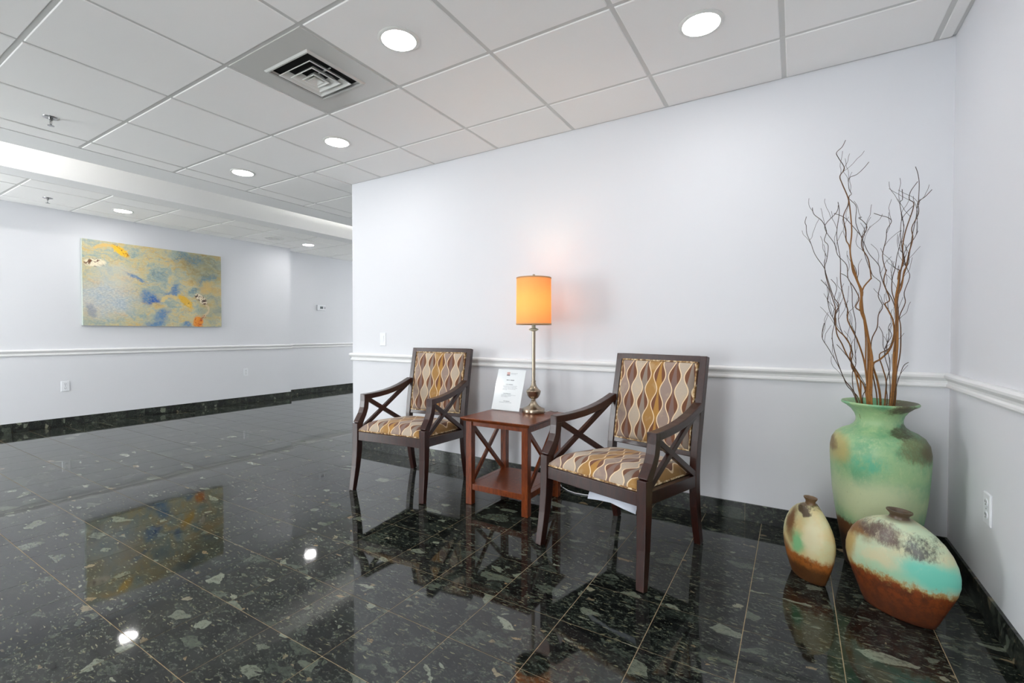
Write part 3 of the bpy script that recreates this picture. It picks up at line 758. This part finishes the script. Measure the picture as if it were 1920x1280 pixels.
# ------------------------------------------------------------------ sign holder on the table
a, b = Vector((-2.357, -.322, TZ)), Vector((-2.137, -.324, TZ))
sg = thing('sign_holder', 'clear slanted acrylic holder with a printed white sheet on the side table', 'sign', ((a+b)/2) + Vector((0, 0, .0003)), math.atan2(b.y-a.y, b.x-a.x))
ln = radians(19); L_ = .281; hw = .1095
def slab(name, mat, w, l0, l1, t0, t1):
    rings = []
    for l in (l0, l1):
        y, z = l*sin(ln), l*cos(ln)
        rings.append([(-w, y+t0*cos(ln), z-t0*sin(ln)+.004), (w, y+t0*cos(ln), z-t0*sin(ln)+.004), (w, y+t1*cos(ln), z-t1*sin(ln)+.004), (-w, y+t1*cos(ln), z-t1*sin(ln)+.004)])
    return MB().loft(rings).obj(name, mat, sg)
slab('front_panel', 'acrylic', hw, .001, L_, -.0032, -.0016)
slab('back_panel', 'acrylic', hw, .001, L_, .0010, .0026)
pg = slab('sheet', 'sheet', hw-.001, .002, L_-.001, -.0008, .0002)
ul = pg.data.uv_layers.new(name='UVMap')
for l in pg.data.loops:
    c = pg.data.vertices[l.vertex_index].co; ul.data[l.index].uv = ((c.x+hw)/(2*hw), (c.z-.004)/(L_*cos(ln)))
MB().box((-hw, -.004, 0), (hw, .085, .0025)).obj('foot', 'acrylic', sg)

# ------------------------------------------------------------------ vases
tv = thing('tall_vase', 'tall green patina floor vase in the corner holding branches', 'vase', (-.292, -.272, 0))
prof = [(0, .002), (.112, 0), (.120, .008), (.128, .06), (.140, .13), (.152, .20), (.163, .27), (.172, .345), (.178, .43), (.1815, .50), (.181, .535), (.175, .570), (.160, .597), (.138, .614), (.112, .626), (.094, .640), (.0855, .656), (.0850, .672), (.090, .690), (.103, .710), (.122, .727), (.139, .737), (.141, .742), (.138, .747)]
autosmooth(MB().lathe(prof + [(.130, .745), (.112, .730), (.094, .708), (.080, .685), (.076, .665), (.09, .62), (.13, .59), (.16, .52), (.15, .30), (.115, .06), (0, .04)], 64).obj('vase_body', 'tall', tv), 60)
MB().lathe([(.0, .50), (.155, .50), (.155, .503), (0, .503)], 48).obj('filler', 'inside', tv, label='dark filling inside the neck')

def pillow(name, label, mat, loc, rz, prof, thick, neck, n=64):
    """flattened bottle: prof gives (half width, height); lens shaped plan"""
    t = thing(name, label, 'vase', loc, rz)
    rings = []
    for hw_, z in prof:
        th_ = thick(z); ring = []
        for j in range(n):
            q = 2*pi*j/n; s_, c_ = sin(q), cos(q)
            ring.append((hw_*c_, th_*math.copysign(abs(s_)**1.15, s_), z))
        rings.append(ring)
    nx, nz, nr = neck
    z0 = prof[-1][1]
    for rr, dz in ((nr*.92, .004), (nr*.82, .012), (nr*.86, .018), (nr*1.06, .025), (nr*1.16, .029), (nr*1.14, .033), (nr*1.0, .033), (nr*.75, .026), (nr*.65, .012), (nr*.6, -.01)):
        rings.append([(nx + rr*cos(2*pi*j/n), rr*.72*sin(2*pi*j/n), z0+dz) for j in range(n)])
    autosmooth(MB().loft(rings).obj('vase_body', mat, t), 60)
    return t
bprof = [(.100, 0), (.112, .004), (.124, .03), (.140, .07), (.157, .11), (.171, .145), (.179, .18), (.179, .212), (.172, .245), (.157, .278), (.136, .306), (.110, .328), (.082, .344), (.058, .353), (.040, .358)]
bt = lambda z: .006+.070*(max(0.0, min(1, z/.16)))**.75 if z < .16 else .076*sqrt(max(.06, 1-((z-.16)/.215)**2.0)) 
pillow('flat_vase', 'large wide flattened vase in turquoise and rust brown, front of the corner', 'big', (-.278, -.677, 0), math.atan2(-.5277, .8495), bprof, lambda z: .034+bt(z)*.62, (0, .36, .036))
sprof = [(.074, 0), (.081, .004), (.091, .03), (.104, .07), (.115, .11), (.121, .15), (.121, .18), (.116, .21), (.106, .238), (.092, .264), (.074, .286), (.055, .302), (.038, .312), (.026, .318)]
pillow('flat_vase', 'small narrow flattened vase in cream and rust, beside the tall vase', 'small', (-.560, -.545, 0), math.atan2(-.1145, .1159), sprof, lambda z: .026+.036*sin(min(1, (z+.02)/.30)*pi*.9), (.008, .32, .025))

# ------------------------------------------------------------------ branches
BR=[
 (8.5,[(-0.021,-0.03,0.569),(-0.039,-0.047,0.749),(-0.043,-0.057,0.825),(-0.041,-0.051,0.899),(-0.039,-0.041,0.974),(-0.052,-0.06,1.049),(-0.068,-0.092,1.123),(-0.084,-0.109,1.182),(-0.076,-0.094,1.234),(-0.092,-0.098,1.276),(-0.107,-0.121,1.324),(-0.122,-0.151,1.372),(-0.127,-0.158,1.42),(-0.121,-0.143,1.495),(-0.128,-0.144,1.588),(-0.138,-0.168,1.637),(-0.161,-0.201,1.69),(-0.17,-0.207,1.723),(-0.153,-0.185,1.76),(-0.176,-0.199,1.805),(-0.184,-0.223,1.82),(-0.165,-0.229,1.838),(-0.153,-0.219,1.867)]),
 (7,[(-0.018,-0.033,0.575),(-0.034,-0.051,0.755),(-0.036,-0.064,0.851),(-0.035,-0.062,0.95),(-0.055,-0.068,1.049),(-0.073,-0.094,1.148),(-0.079,-0.123,1.239),(-0.051,-0.116,1.287),(-0.048,-0.106,1.296),(-0.059,-0.111,1.374),(-0.084,-0.144,1.42),(-0.087,-0.17,1.459),(-0.071,-0.167,1.501),(-0.084,-0.166,1.529),(-0.1,-0.176,1.543),(-0.092,-0.192,1.542)]),
 (4,[(-0.0,0.027,0.565),(-0.004,0.029,0.747),(-0.017,0.033,0.843),(-0.026,0.036,0.91),(-0.029,0.022,1.018),(-0.008,0.03,1.08),(-0.002,0.049,1.136),(0.017,0.081,1.178),(-0.001,0.07,1.225),(0.006,0.062,1.281),(-0.008,0.052,1.301),(-0.028,0.058,1.329),(-0.055,0.059,1.423),(-0.065,0.05,1.496),(-0.068,0.036,1.497),(-0.106,0.015,1.549),(-0.138,0.016,1.592),(-0.177,0.006,1.613)]),
 (9,[(0.026,-0.002,0.564),(0.047,0.007,0.744),(0.05,-0.001,0.85),(0.048,-0.004,0.95),(0.058,0.017,1.049),(0.058,0.022,1.124),(0.052,0.003,1.203),(0.059,-0.007,1.272),(0.064,0.002,1.331),(0.061,0.016,1.292),(0.078,0.027,1.372),(0.074,0.008,1.439),(0.083,0.002,1.506),(0.113,0.029,1.616),(0.098,0.035,1.644),(0.102,0.034,1.678),(0.125,0.031,1.717)]),
 (7,[(0.027,-0.005,0.58),(0.049,0.006,0.759),(0.053,-0.004,0.87),(0.058,-0.014,1.0),(0.058,-0.006,1.109),(0.053,-0.004,1.198),(0.069,-0.011,1.256),(0.074,-0.031,1.322),(0.08,-0.034,1.34),(0.091,-0.017,1.399),(0.105,-0.008,1.463),(0.097,-0.032,1.507),(0.116,-0.042,1.56),(0.115,-0.045,1.607),(0.119,-0.033,1.686),(0.113,-0.038,1.733),(0.1,-0.068,1.755)]),
 (4.5,[(0.017,0.038,0.57),(0.027,0.05,0.752),(0.032,0.065,0.833),(0.018,0.061,0.895),(0.003,0.04,0.957),(0.042,0.063,0.988),(0.063,0.095,1.07),(0.069,0.116,1.153),(0.052,0.103,1.215),(0.023,0.073,1.265),(0.005,0.066,1.327),(-0.0,0.083,1.37),(-0.037,0.075,1.424),(-0.061,0.055,1.48),(-0.092,0.025,1.561),(-0.09,0.033,1.635),(-0.108,0.043,1.669),(-0.119,0.048,1.684)]),
 (6.5,[(0.006,0.023,0.562),(0.008,0.029,0.743),(-0.007,0.011,0.841),(-0.024,0.0,0.912),(0.006,0.032,0.937),(0.04,0.052,0.978),(0.054,0.042,1.039),(0.047,0.024,1.109),(0.03,0.02,1.155),(0.018,0.026,1.186),(0.035,0.032,1.206),(0.009,-0.003,1.28),(0.016,-0.01,1.333),(0.016,-0.0,1.333),(0.004,0.004,1.4),(0.016,0.004,1.474),(0.015,-0.017,1.51),(0.031,-0.015,1.545),(0.019,-0.01,1.565),(-0.009,-0.019,1.576),(-0.034,-0.045,1.583)]),
 (6,[(-0.015,-0.001,0.569),(-0.029,-0.006,0.75),(-0.046,-0.006,0.845),(-0.06,-0.015,0.937),(-0.089,-0.045,1.029),(-0.124,-0.064,1.11),(-0.123,-0.044,1.156),(-0.14,-0.042,1.223),(-0.152,-0.057,1.289),(-0.154,-0.07,1.353),(-0.156,-0.065,1.397),(-0.169,-0.052,1.502),(-0.159,-0.037,1.606),(-0.166,-0.052,1.65)]),
 (5,[(-0.035,0.003,0.571),(-0.068,-0.016,0.753),(-0.089,-0.024,0.865),(-0.111,-0.028,0.946),(-0.108,-0.036,0.988),(-0.136,-0.075,1.039),(-0.163,-0.099,1.069),(-0.176,-0.096,1.109),(-0.172,-0.087,1.165),(-0.186,-0.109,1.215),(-0.21,-0.144,1.298),(-0.217,-0.152,1.348),(-0.21,-0.136,1.377),(-0.204,-0.128,1.442),(-0.22,-0.154,1.464),(-0.213,-0.169,1.501),(-0.23,-0.181,1.545),(-0.26,-0.186,1.577),(-0.267,-0.189,1.607)]),
 (3.5,[(-0.045,-0.017,0.573),(-0.084,-0.034,0.754),(-0.107,-0.056,0.806),(-0.135,-0.082,0.847),(-0.16,-0.084,0.922),(-0.178,-0.081,0.998),(-0.183,-0.091,1.049),(-0.176,-0.104,1.104),(-0.194,-0.118,1.149),(-0.202,-0.108,1.201),(-0.198,-0.094,1.252),(-0.229,-0.122,1.294)]),
 (3,[(-0.052,-0.033,0.591),(-0.095,-0.062,0.771),(-0.127,-0.089,0.823),(-0.155,-0.131,0.895),(-0.2,-0.185,0.985),(-0.224,-0.206,1.029),(-0.224,-0.204,1.068),(-0.219,-0.213,1.097)]),
 (5,[(-0.034,0.003,0.566),(-0.066,-0.01,0.747),(-0.072,-0.022,0.84),(-0.099,-0.036,0.906),(-0.124,-0.034,0.956),(-0.142,-0.04,1.003),(-0.165,-0.069,1.054),(-0.171,-0.083,1.14),(-0.158,-0.065,1.181),(-0.179,-0.06,1.223),(-0.206,-0.076,1.315),(-0.218,-0.099,1.352),(-0.252,-0.127,1.407),(-0.27,-0.125,1.464),(-0.285,-0.118,1.508),(-0.288,-0.123,1.543),(-0.293,-0.142,1.555),(-0.288,-0.143,1.58)]),
 (5,[(-0.022,0.013,0.565),(-0.043,0.009,0.747),(-0.056,0.011,0.818),(-0.079,-0.007,0.854),(-0.107,-0.038,0.906),(-0.103,-0.031,0.967),(-0.12,-0.022,1.023),(-0.141,-0.027,1.054),(-0.158,-0.049,1.115),(-0.157,-0.06,1.161),(-0.175,-0.062,1.208),(-0.165,-0.037,1.265),(-0.188,-0.046,1.302)]),
 (3,[(0.021,0.035,0.566),(0.034,0.047,0.748),(0.028,0.039,0.82),(0.042,0.058,0.896),(0.039,0.07,0.957),(0.018,0.05,0.988),(0.013,0.032,1.049),(-0.003,0.022,1.085)]),
 (4.5,[(0.035,0.028,0.569),(0.063,0.05,0.75),(0.064,0.042,0.867),(0.076,0.038,0.969),(0.078,0.05,1.079),(0.075,0.061,1.13),(0.095,0.067,1.191),(0.087,0.043,1.235),(0.106,0.049,1.304),(0.099,0.058,1.34),(0.086,0.06,1.401),(0.101,0.06,1.445),(0.119,0.053,1.472),(0.133,0.058,1.506)]),
 (3.2,[(0.021,0.0,0.573),(0.038,0.013,0.752),(0.037,0.017,0.868),(0.017,-0.003,0.949),(0.018,0.005,0.989),(0.046,0.046,1.044),(0.035,0.052,1.075),(0.042,0.05,1.1)]),
 (2,[(0.029,-0.012,0.596),(0.052,-0.006,0.776),(0.058,-0.013,0.822),(0.068,-0.009,0.866),(0.085,0.016,0.91),(0.104,0.032,0.925)]),
 (3,[(-0.041,-0.023,0.57),(-0.077,-0.045,0.751),(-0.1,-0.069,0.797),(-0.105,-0.069,0.878),(-0.091,-0.046,0.917),(-0.097,-0.052,1.008),(-0.096,-0.069,1.099),(-0.11,-0.088,1.174),(-0.112,-0.078,1.249),(-0.127,-0.074,1.301),(-0.153,-0.096,1.32)]),
 (3,[(-0.031,0.013,0.564),(-0.061,-0.004,0.747),(-0.05,-0.013,0.805),(-0.073,-0.027,0.861),(-0.126,-0.057,0.952),(-0.166,-0.1,1.003)]),
 (4.5,[(0.028,-0.002,0.595),(0.05,0.007,0.774),(0.048,-0.003,0.96),(0.057,0.001,1.089),(0.052,0.015,1.184),(0.04,0.014,1.242),(0.039,-0.001,1.298),(0.047,-0.009,1.341),(0.054,0.002,1.395),(0.069,0.028,1.453),(0.069,0.03,1.513),(0.074,0.018,1.564),(0.113,0.031,1.616)]),
 (5,[(-0.023,-0.023,0.572),(-0.042,-0.038,0.752),(-0.056,-0.054,0.899),(-0.057,-0.049,1.029),(-0.069,-0.038,1.14),(-0.095,-0.05,1.17),(-0.084,-0.057,1.21),(-0.106,-0.079,1.259),(-0.127,-0.079,1.3),(-0.131,-0.063,1.36),(-0.166,-0.084,1.405),(-0.18,-0.108,1.453),(-0.211,-0.131,1.503),(-0.215,-0.118,1.541),(-0.172,-0.076,1.599),(-0.166,-0.076,1.629)]),
 (6,[(-0.025,-0.011,0.575),(-0.046,-0.019,0.755),(-0.044,-0.022,0.923),(-0.052,-0.036,1.069),(-0.077,-0.04,1.16),(-0.074,-0.018,1.237),(-0.094,-0.024,1.304),(-0.109,-0.045,1.343),(-0.121,-0.058,1.44),(-0.133,-0.051,1.473),(-0.134,-0.032,1.523),(-0.144,-0.036,1.584),(-0.128,-0.039,1.632),(-0.124,-0.04,1.672),(-0.114,-0.017,1.687),(-0.122,-0.003,1.717),(-0.122,-0.005,1.763),(-0.093,-0.0,1.777),(-0.067,0.016,1.805),(-0.045,0.048,1.839)]),
 (5,[(0.021,-0.016,0.576),(0.038,-0.015,0.756),(0.047,-0.006,0.9),(0.057,-0.004,1.024),(0.05,-0.032,1.137),(0.056,-0.045,1.244),(0.062,-0.038,1.327),(0.074,-0.023,1.366),(0.062,-0.041,1.442),(0.066,-0.063,1.505),(0.048,-0.087,1.602),(0.058,-0.075,1.623),(0.057,-0.07,1.667)]),
 (4.5,[(0.034,0.028,0.569),(0.06,0.045,0.75),(0.057,0.03,0.959),(0.067,0.035,1.124),(0.064,0.043,1.221),(0.083,0.05,1.301),(0.098,0.037,1.372),(0.107,0.028,1.469),(0.124,0.044,1.568),(0.131,0.058,1.63),(0.157,0.065,1.655),(0.177,0.054,1.68)]),
]
def spline(P, n):
    P = [Vector(p) for p in P]; out = []
    for i in range(len(P)-1):
        p0, p1, p2, p3 = P[max(i-1, 0)], P[i], P[i+1], P[min(i+2, len(P)-1)]
        for k in range(n):
            t = k/n
            out.append(0.5*((2*p1)+(p2-p0)*t+(2*p0-5*p1+4*p2-p3)*t*t+(3*p1-p0-3*p2+p3)*t**3))
    out.append(P[-1]); return out
_ORD = 'first second third fourth fifth sixth seventh eighth ninth tenth eleventh twelfth thirteenth fourteenth fifteenth sixteenth seventeenth eighteenth nineteenth twentieth twenty-first twenty-second twenty-third twenty-fourth twenty-fifth'.split()
_tips = sorted(range(len(BR)), key=lambda k: pj(Vector(BR[k][1][-1]) + Vector((-.292, -.272, 0)))[0])
BLAB = {0: 'tallest curly willow branch, its hooked tip highest of all in the tall vase', 3: 'thick golden curly willow branch on the right of the bundle in the tall vase',
        4: 'curly willow branch reaching the top of the right-hand cluster in the tall vase', 6: 'curly willow branch ending in a sharp leftward hook in the middle of the bundle',
        10: 'thin curly willow twig lowest and farthest left over the vase rim', 11: 'curly willow branch with the leftmost upper tip of the bundle', 16: 'tiny curly twig low on the right of the tall vase'}
rnd = random.Random(5)
for k, (r0, P) in enumerate(BR):
    pts = spline(P, 4); n = len(pts); mb = MB(); th = []
    r0 = r0*.00076
    rad = [max(.0013, r0*(1-.86*(i/(n-1))**.8)) for i in range(n)]
    mb.tube(pts, rad, 6); th += [r_ for r_ in rad for _ in range(6)]
    for s_ in range(1 if n < 28 else 5):                      # side twigs
        i = rnd.randint(int(n*.35), n-6); p = pts[i]; tg = (pts[i+1]-pts[i-1]).normalized()
        d = (tg + Vector((rnd.uniform(-.8, .8), rnd.uniform(-.5, .3), rnd.uniform(-.1, .4)))).normalized(); q = [p]
        for m_ in range(5):
            d = (d + Vector((rnd.uniform(-.45, .45), rnd.uniform(-.3, .2), rnd.uniform(0, .45)))).normalized(); q.append(q[-1]+d*rnd.uniform(.014, .026))
        q = spline(q, 2); rr = [max(.0008, rad[i]*.5*(1-j/len(q))) for j in range(len(q))]
        mb.tube(q, rr, 5); th += [r_ for r_ in rr for _ in range(5)]
    me = mb.mesh('willow_branch', 'branch', True)
    at = me.attributes.new('thick', 'FLOAT', 'POINT')
    at.data.foreach_set('value', [min(1.0, t/.006) for t in th])
    link('willow_branch', me, None, loc=(-.292, -.272, 0), label=BLAB.get(k, 'brown curly willow branch in the tall vase, its tip %s from the left' % _ORD[_tips.index(k)]), category='branch', group='curly willow branches in the tall vase')

# ------------------------------------------------------------------ painting
PY0, PY1, PZ0, PZ1, PT = -.925, .578, 1.136, 2.131, .040
pt = MB().box((XP+.001, PY0, PZ0), (XP+PT, PY1, PZ1)).obj('painting', 'canvas_edge', None, label='large unframed canvas of koi fish in blue and gold water on the left wall', category='painting')
me = pt.data; me.materials.append(M['canvas']); ul = me.uv_layers.new(name='UVMap')
for p in me.polygons:
    if p.normal.x > .9: p.material_index = 1
    for li in p.loop_indices:
        c = me.vertices[me.loops[li].vertex_index].co; ul.data[li].uv = ((c.y-PY0)/(PY1-PY0), (c.z-PZ0)/(PZ1-PZ0))

# ------------------------------------------------------------------ wall plates: built facing -Y, turned to their wall
def outlet(label, loc, rz):
    t = thing('wall_outlet', label, 'outlet', loc, rz, 'duplex wall outlets')
    MB().loft([[(-.036, -.0005, -.0585), (.036, -.0005, -.0585), (.036, -.0005, .0585), (-.036, -.0005, .0585)], [(-.036, -.004, -.0585), (.036, -.004, -.0585), (.036, -.004, .0585), (-.036, -.004, .0585)], [(-.032, -.0065, -.0545), (.032, -.0065, -.0545), (.032, -.0065, .0545), (-.032, -.0065, .0545)]]).obj('plate', 'plastic', t)
    for s in (-1, 1):
        f = MB().loft([[(.0165*cos(q)*min(1, 1.25), yy, s*.0235+.0145*sin(q)) for q in [2*pi*j/20 for j in range(20)]] for yy in (-.006, -.0085)]).obj('receptacle', 'plastic', t)
        for dx in (-.0065, .0065): MB().box((dx-.0014, -.0090, s*.0235-.001), (dx+.0014, -.0080, s*.0235+.008)).obj('slot', 'slot', f)
        MB().box((-.0025, -.0090, s*.0235-.0095), (.0025, -.0080, s*.0235-.005)).obj('slot', 'slot', f)
    MB().lathe([(0, 0), (.003, 0), (.003, .001), (0, .001)], 12).obj('screw', 'chrome', t).rotation_euler = (radians(90), 0, 0)
    t.children[-1].location = (0, -.0062, 0)
outlet('white outlet on the left wall, below the left edge of the painting', (XP, -1.075, .450), radians(90))
outlet('white outlet on the left wall, close to the hall corner', (XP, .935, .466), radians(90))
outlet('white outlet on the right wall beside the flat vases', (0, -.530, .404), radians(-90))
sw = thing('light_switch', 'white rocker light switch on the back wall above the left armchair', 'switch', (-3.722, 0, .996))
MB().loft([[(-.036, -.0005, -.0585), (.036, -.0005, -.0585), (.036, -.0005, .0585), (-.036, -.0005, .0585)], [(-.036, -.004, -.0585), (.036, -.004, -.0585), (.036, -.004, .0585), (-.036, -.004, .0585)], [(-.032, -.0065, -.0545), (.032, -.0065, -.0545), (.032, -.0065, .0545), (-.032, -.0065, .0545)]]).obj('plate', 'plastic', sw)
MB().loft([[(-.016, -.006, -.033), (.016, -.006, -.033), (.016, -.006, .033), (-.016, -.006, .033)], [(-.0155, -.0075, -.0325), (.0155, -.0075, -.0325), (.0155, -.011, .0325), (-.0155, -.011, .0325)]]).obj('rocker', 'plastic', sw)
tt = thing('thermostat', 'small white thermostat with grey screen on the hall wall', 'thermostat', (XH, 2.38, 1.50), radians(90))
MB().box((-.085, -.026, -.05), (.085, -.0005, .05)).obj('case', 'plastic', tt, bevel=.006)
MB().box((-.030, -.0275, -.018), (.030, -.0255, .022)).obj('screen', 'screen', tt)
MB().box((.062, -.028, -.02), (.072, -.0255, .02)).obj('button', 'slot', tt)

# ------------------------------------------------------------------ ceiling fittings
def disc(r, z0, z1, n=40): return [(0, z0), (r, z0), (r, z1), (0, z1)]
DL = [(-.986, -.707, 'lit round downlight nearest the right wall, above the right armchair'), (-2.206, -1.317, 'lit round downlight beside the square air diffuser, nearest the camera'),
      (-3.425, -.707, 'lit round downlight above the left armchair, next to the end of the back wall'), (-4.644, -.707, 'lit round downlight next to the ceiling border before the trough'),
      (-7.056, -.717, 'lit round downlight above the left end of the painting'), (-7.056, 1.60, 'lit round downlight at the hall corner'),
      (-.986, -3.15, 'lit downlight beside the right wall, over the camera'), (-3.425, -3.15, 'lit downlight left of the camera position'), (-4.644, -3.15, 'lit downlight at the trough border, left of the camera position'), (-7.056, -3.08, 'lit downlight over the left wall, nearer than the painting'), (-2.206, -2.54, 'unseen lit downlight added above the camera for more room light'), (-2.206, -3.75, 'lit downlight behind the camera'), (-4.644, 3.2, 'lit downlight in the hall on the trough border'), (-7.0, 4.2, 'lit downlight deep in the hall over the thermostat wall')]  # the downlight above the camera is unseen, added for more room light
proto = None
for x, y, l in DL:
    if proto is None:
        proto = thing('downlight', l, 'downlight', (x, y, ZC), 0, 'round ceiling downlights'); d = proto
        autosmooth(MB().lathe([(.078, -.0005), (.094, -.0005), (.095, -.003), (.090, -.006), (.080, -.007), (.078, -.0065), (.078, -.0005)], 48).obj('trim_ring', 'metal_white', d), 40)
        MB().lathe([(0, -.0050), (.0775, -.0050), (.0775, -.0006), (0, -.0006)], 48).obj('lens', 'lens', d)
    else:
        d = copy_tree(proto); d.location = (x, y, ZC if y > -3.4 and y < 2.6 else ZS)
    d['label'] = l or 'lit round downlight in the ceiling outside the view'

df = thing('air_diffuser', 'square metal air diffuser with nested louvres set in a ceiling panel', 'diffuser', (DIFF[0], DIFF[1], ZC))
h_ = T/2-.010; o_ = .165
pan = MB()
ring = lambda a, z: [(-a, -a, z), (a, -a, z), (a, a, z), (-a, a, z)]
pan.loft([ring(h_, .012), ring(h_, 0), ring(o_+.014, 0), ring(o_+.006, -.008), ring(o_-.002, -.008), ring(o_-.006, .012)], cap=False)
pan.obj('panel', 'panel_metal', df)
MB().loft([ring(o_-.004, .0), ring(o_-.004, .0205), ring(.001, .0205)], cap=False).obj('duct', 'black', df)
for k, a in enumerate((.128, .088, .048)):
    zb = -.014-.004*k
    MB().loft([ring(a-.030, .014), ring(a, zb), ring(a, zb-.0025), ring(a-.004, zb-.0025), ring(a-.033, .013), ring(a-.030, .014)], cap=False).obj('louvre', 'metal_white', df)
MB().loft([ring(.001, .006), ring(.028, -.022), ring(.028, -.024), ring(.001, -.004)], cap=True).obj('louvre', 'metal_white', df)
MB().bar([(-.12, 0, .012), (.12, 0, .012)], .006, .004, (0, 1, 0)).obj('strut', 'metal_white', df)

def sprinkler(label, x, y):
    t = thing('sprinkler', label, 'sprinkler', (x, y, ZC), 0, 'ceiling sprinklers')
    autosmooth(MB().lathe([(0, -.0005), (.040, -.0005), (.039, -.003), (.026, -.007), (.014, -.004), (0, -.004)], 28).obj('escutcheon', 'chrome', t), 40)
    MB().lathe([(0, -.004), (.010, -.004), (.010, -.018), (.006, -.020), (0, -.020)], 14).obj('body', 'chrome', t)
    for s in (-1, 1): MB().tube([(s*.009, 0, -.016), (s*.013, 0, -.028), (s*.009, 0, -.042), (0, 0, -.050)], .0025, 6).obj('frame_arm', 'chrome', t, True)
    MB().lathe([(0, -.050), (.016, -.051), (.017, -.053), (0, -.0545)], 18).obj('deflector', 'chrome', t)
sprinkler('chrome ceiling sprinkler on the main ceiling left of the diffuser', -4.665, -1.895)
sprinkler('chrome ceiling sprinkler above the far left wall', -7.10, -1.32)
sp_ = thing('ceiling_speaker', 'round white ceiling speaker grille between the far downlights', 'speaker', (-7.03, 1.03, ZC))
autosmooth(MB().lathe([(.118, -.0005), (.132, -.0005), (.132, -.006), (.122, -.009), (.118, -.007), (.118, -.0005)], 40).obj('rim', 'metal_white', sp_), 40)
MB().lathe([(0, -.006), (.050, -.006), (.118, -.004), (.118, -.0008), (0, -.0008)], 40).obj('grille', 'metal_white', sp_, True)
for s in (-1, 1): MB().box((-.012, s*.055-.028, -.0085), (.012, s*.055+.028, -.0055)).obj('slot', 'bar', sp_)
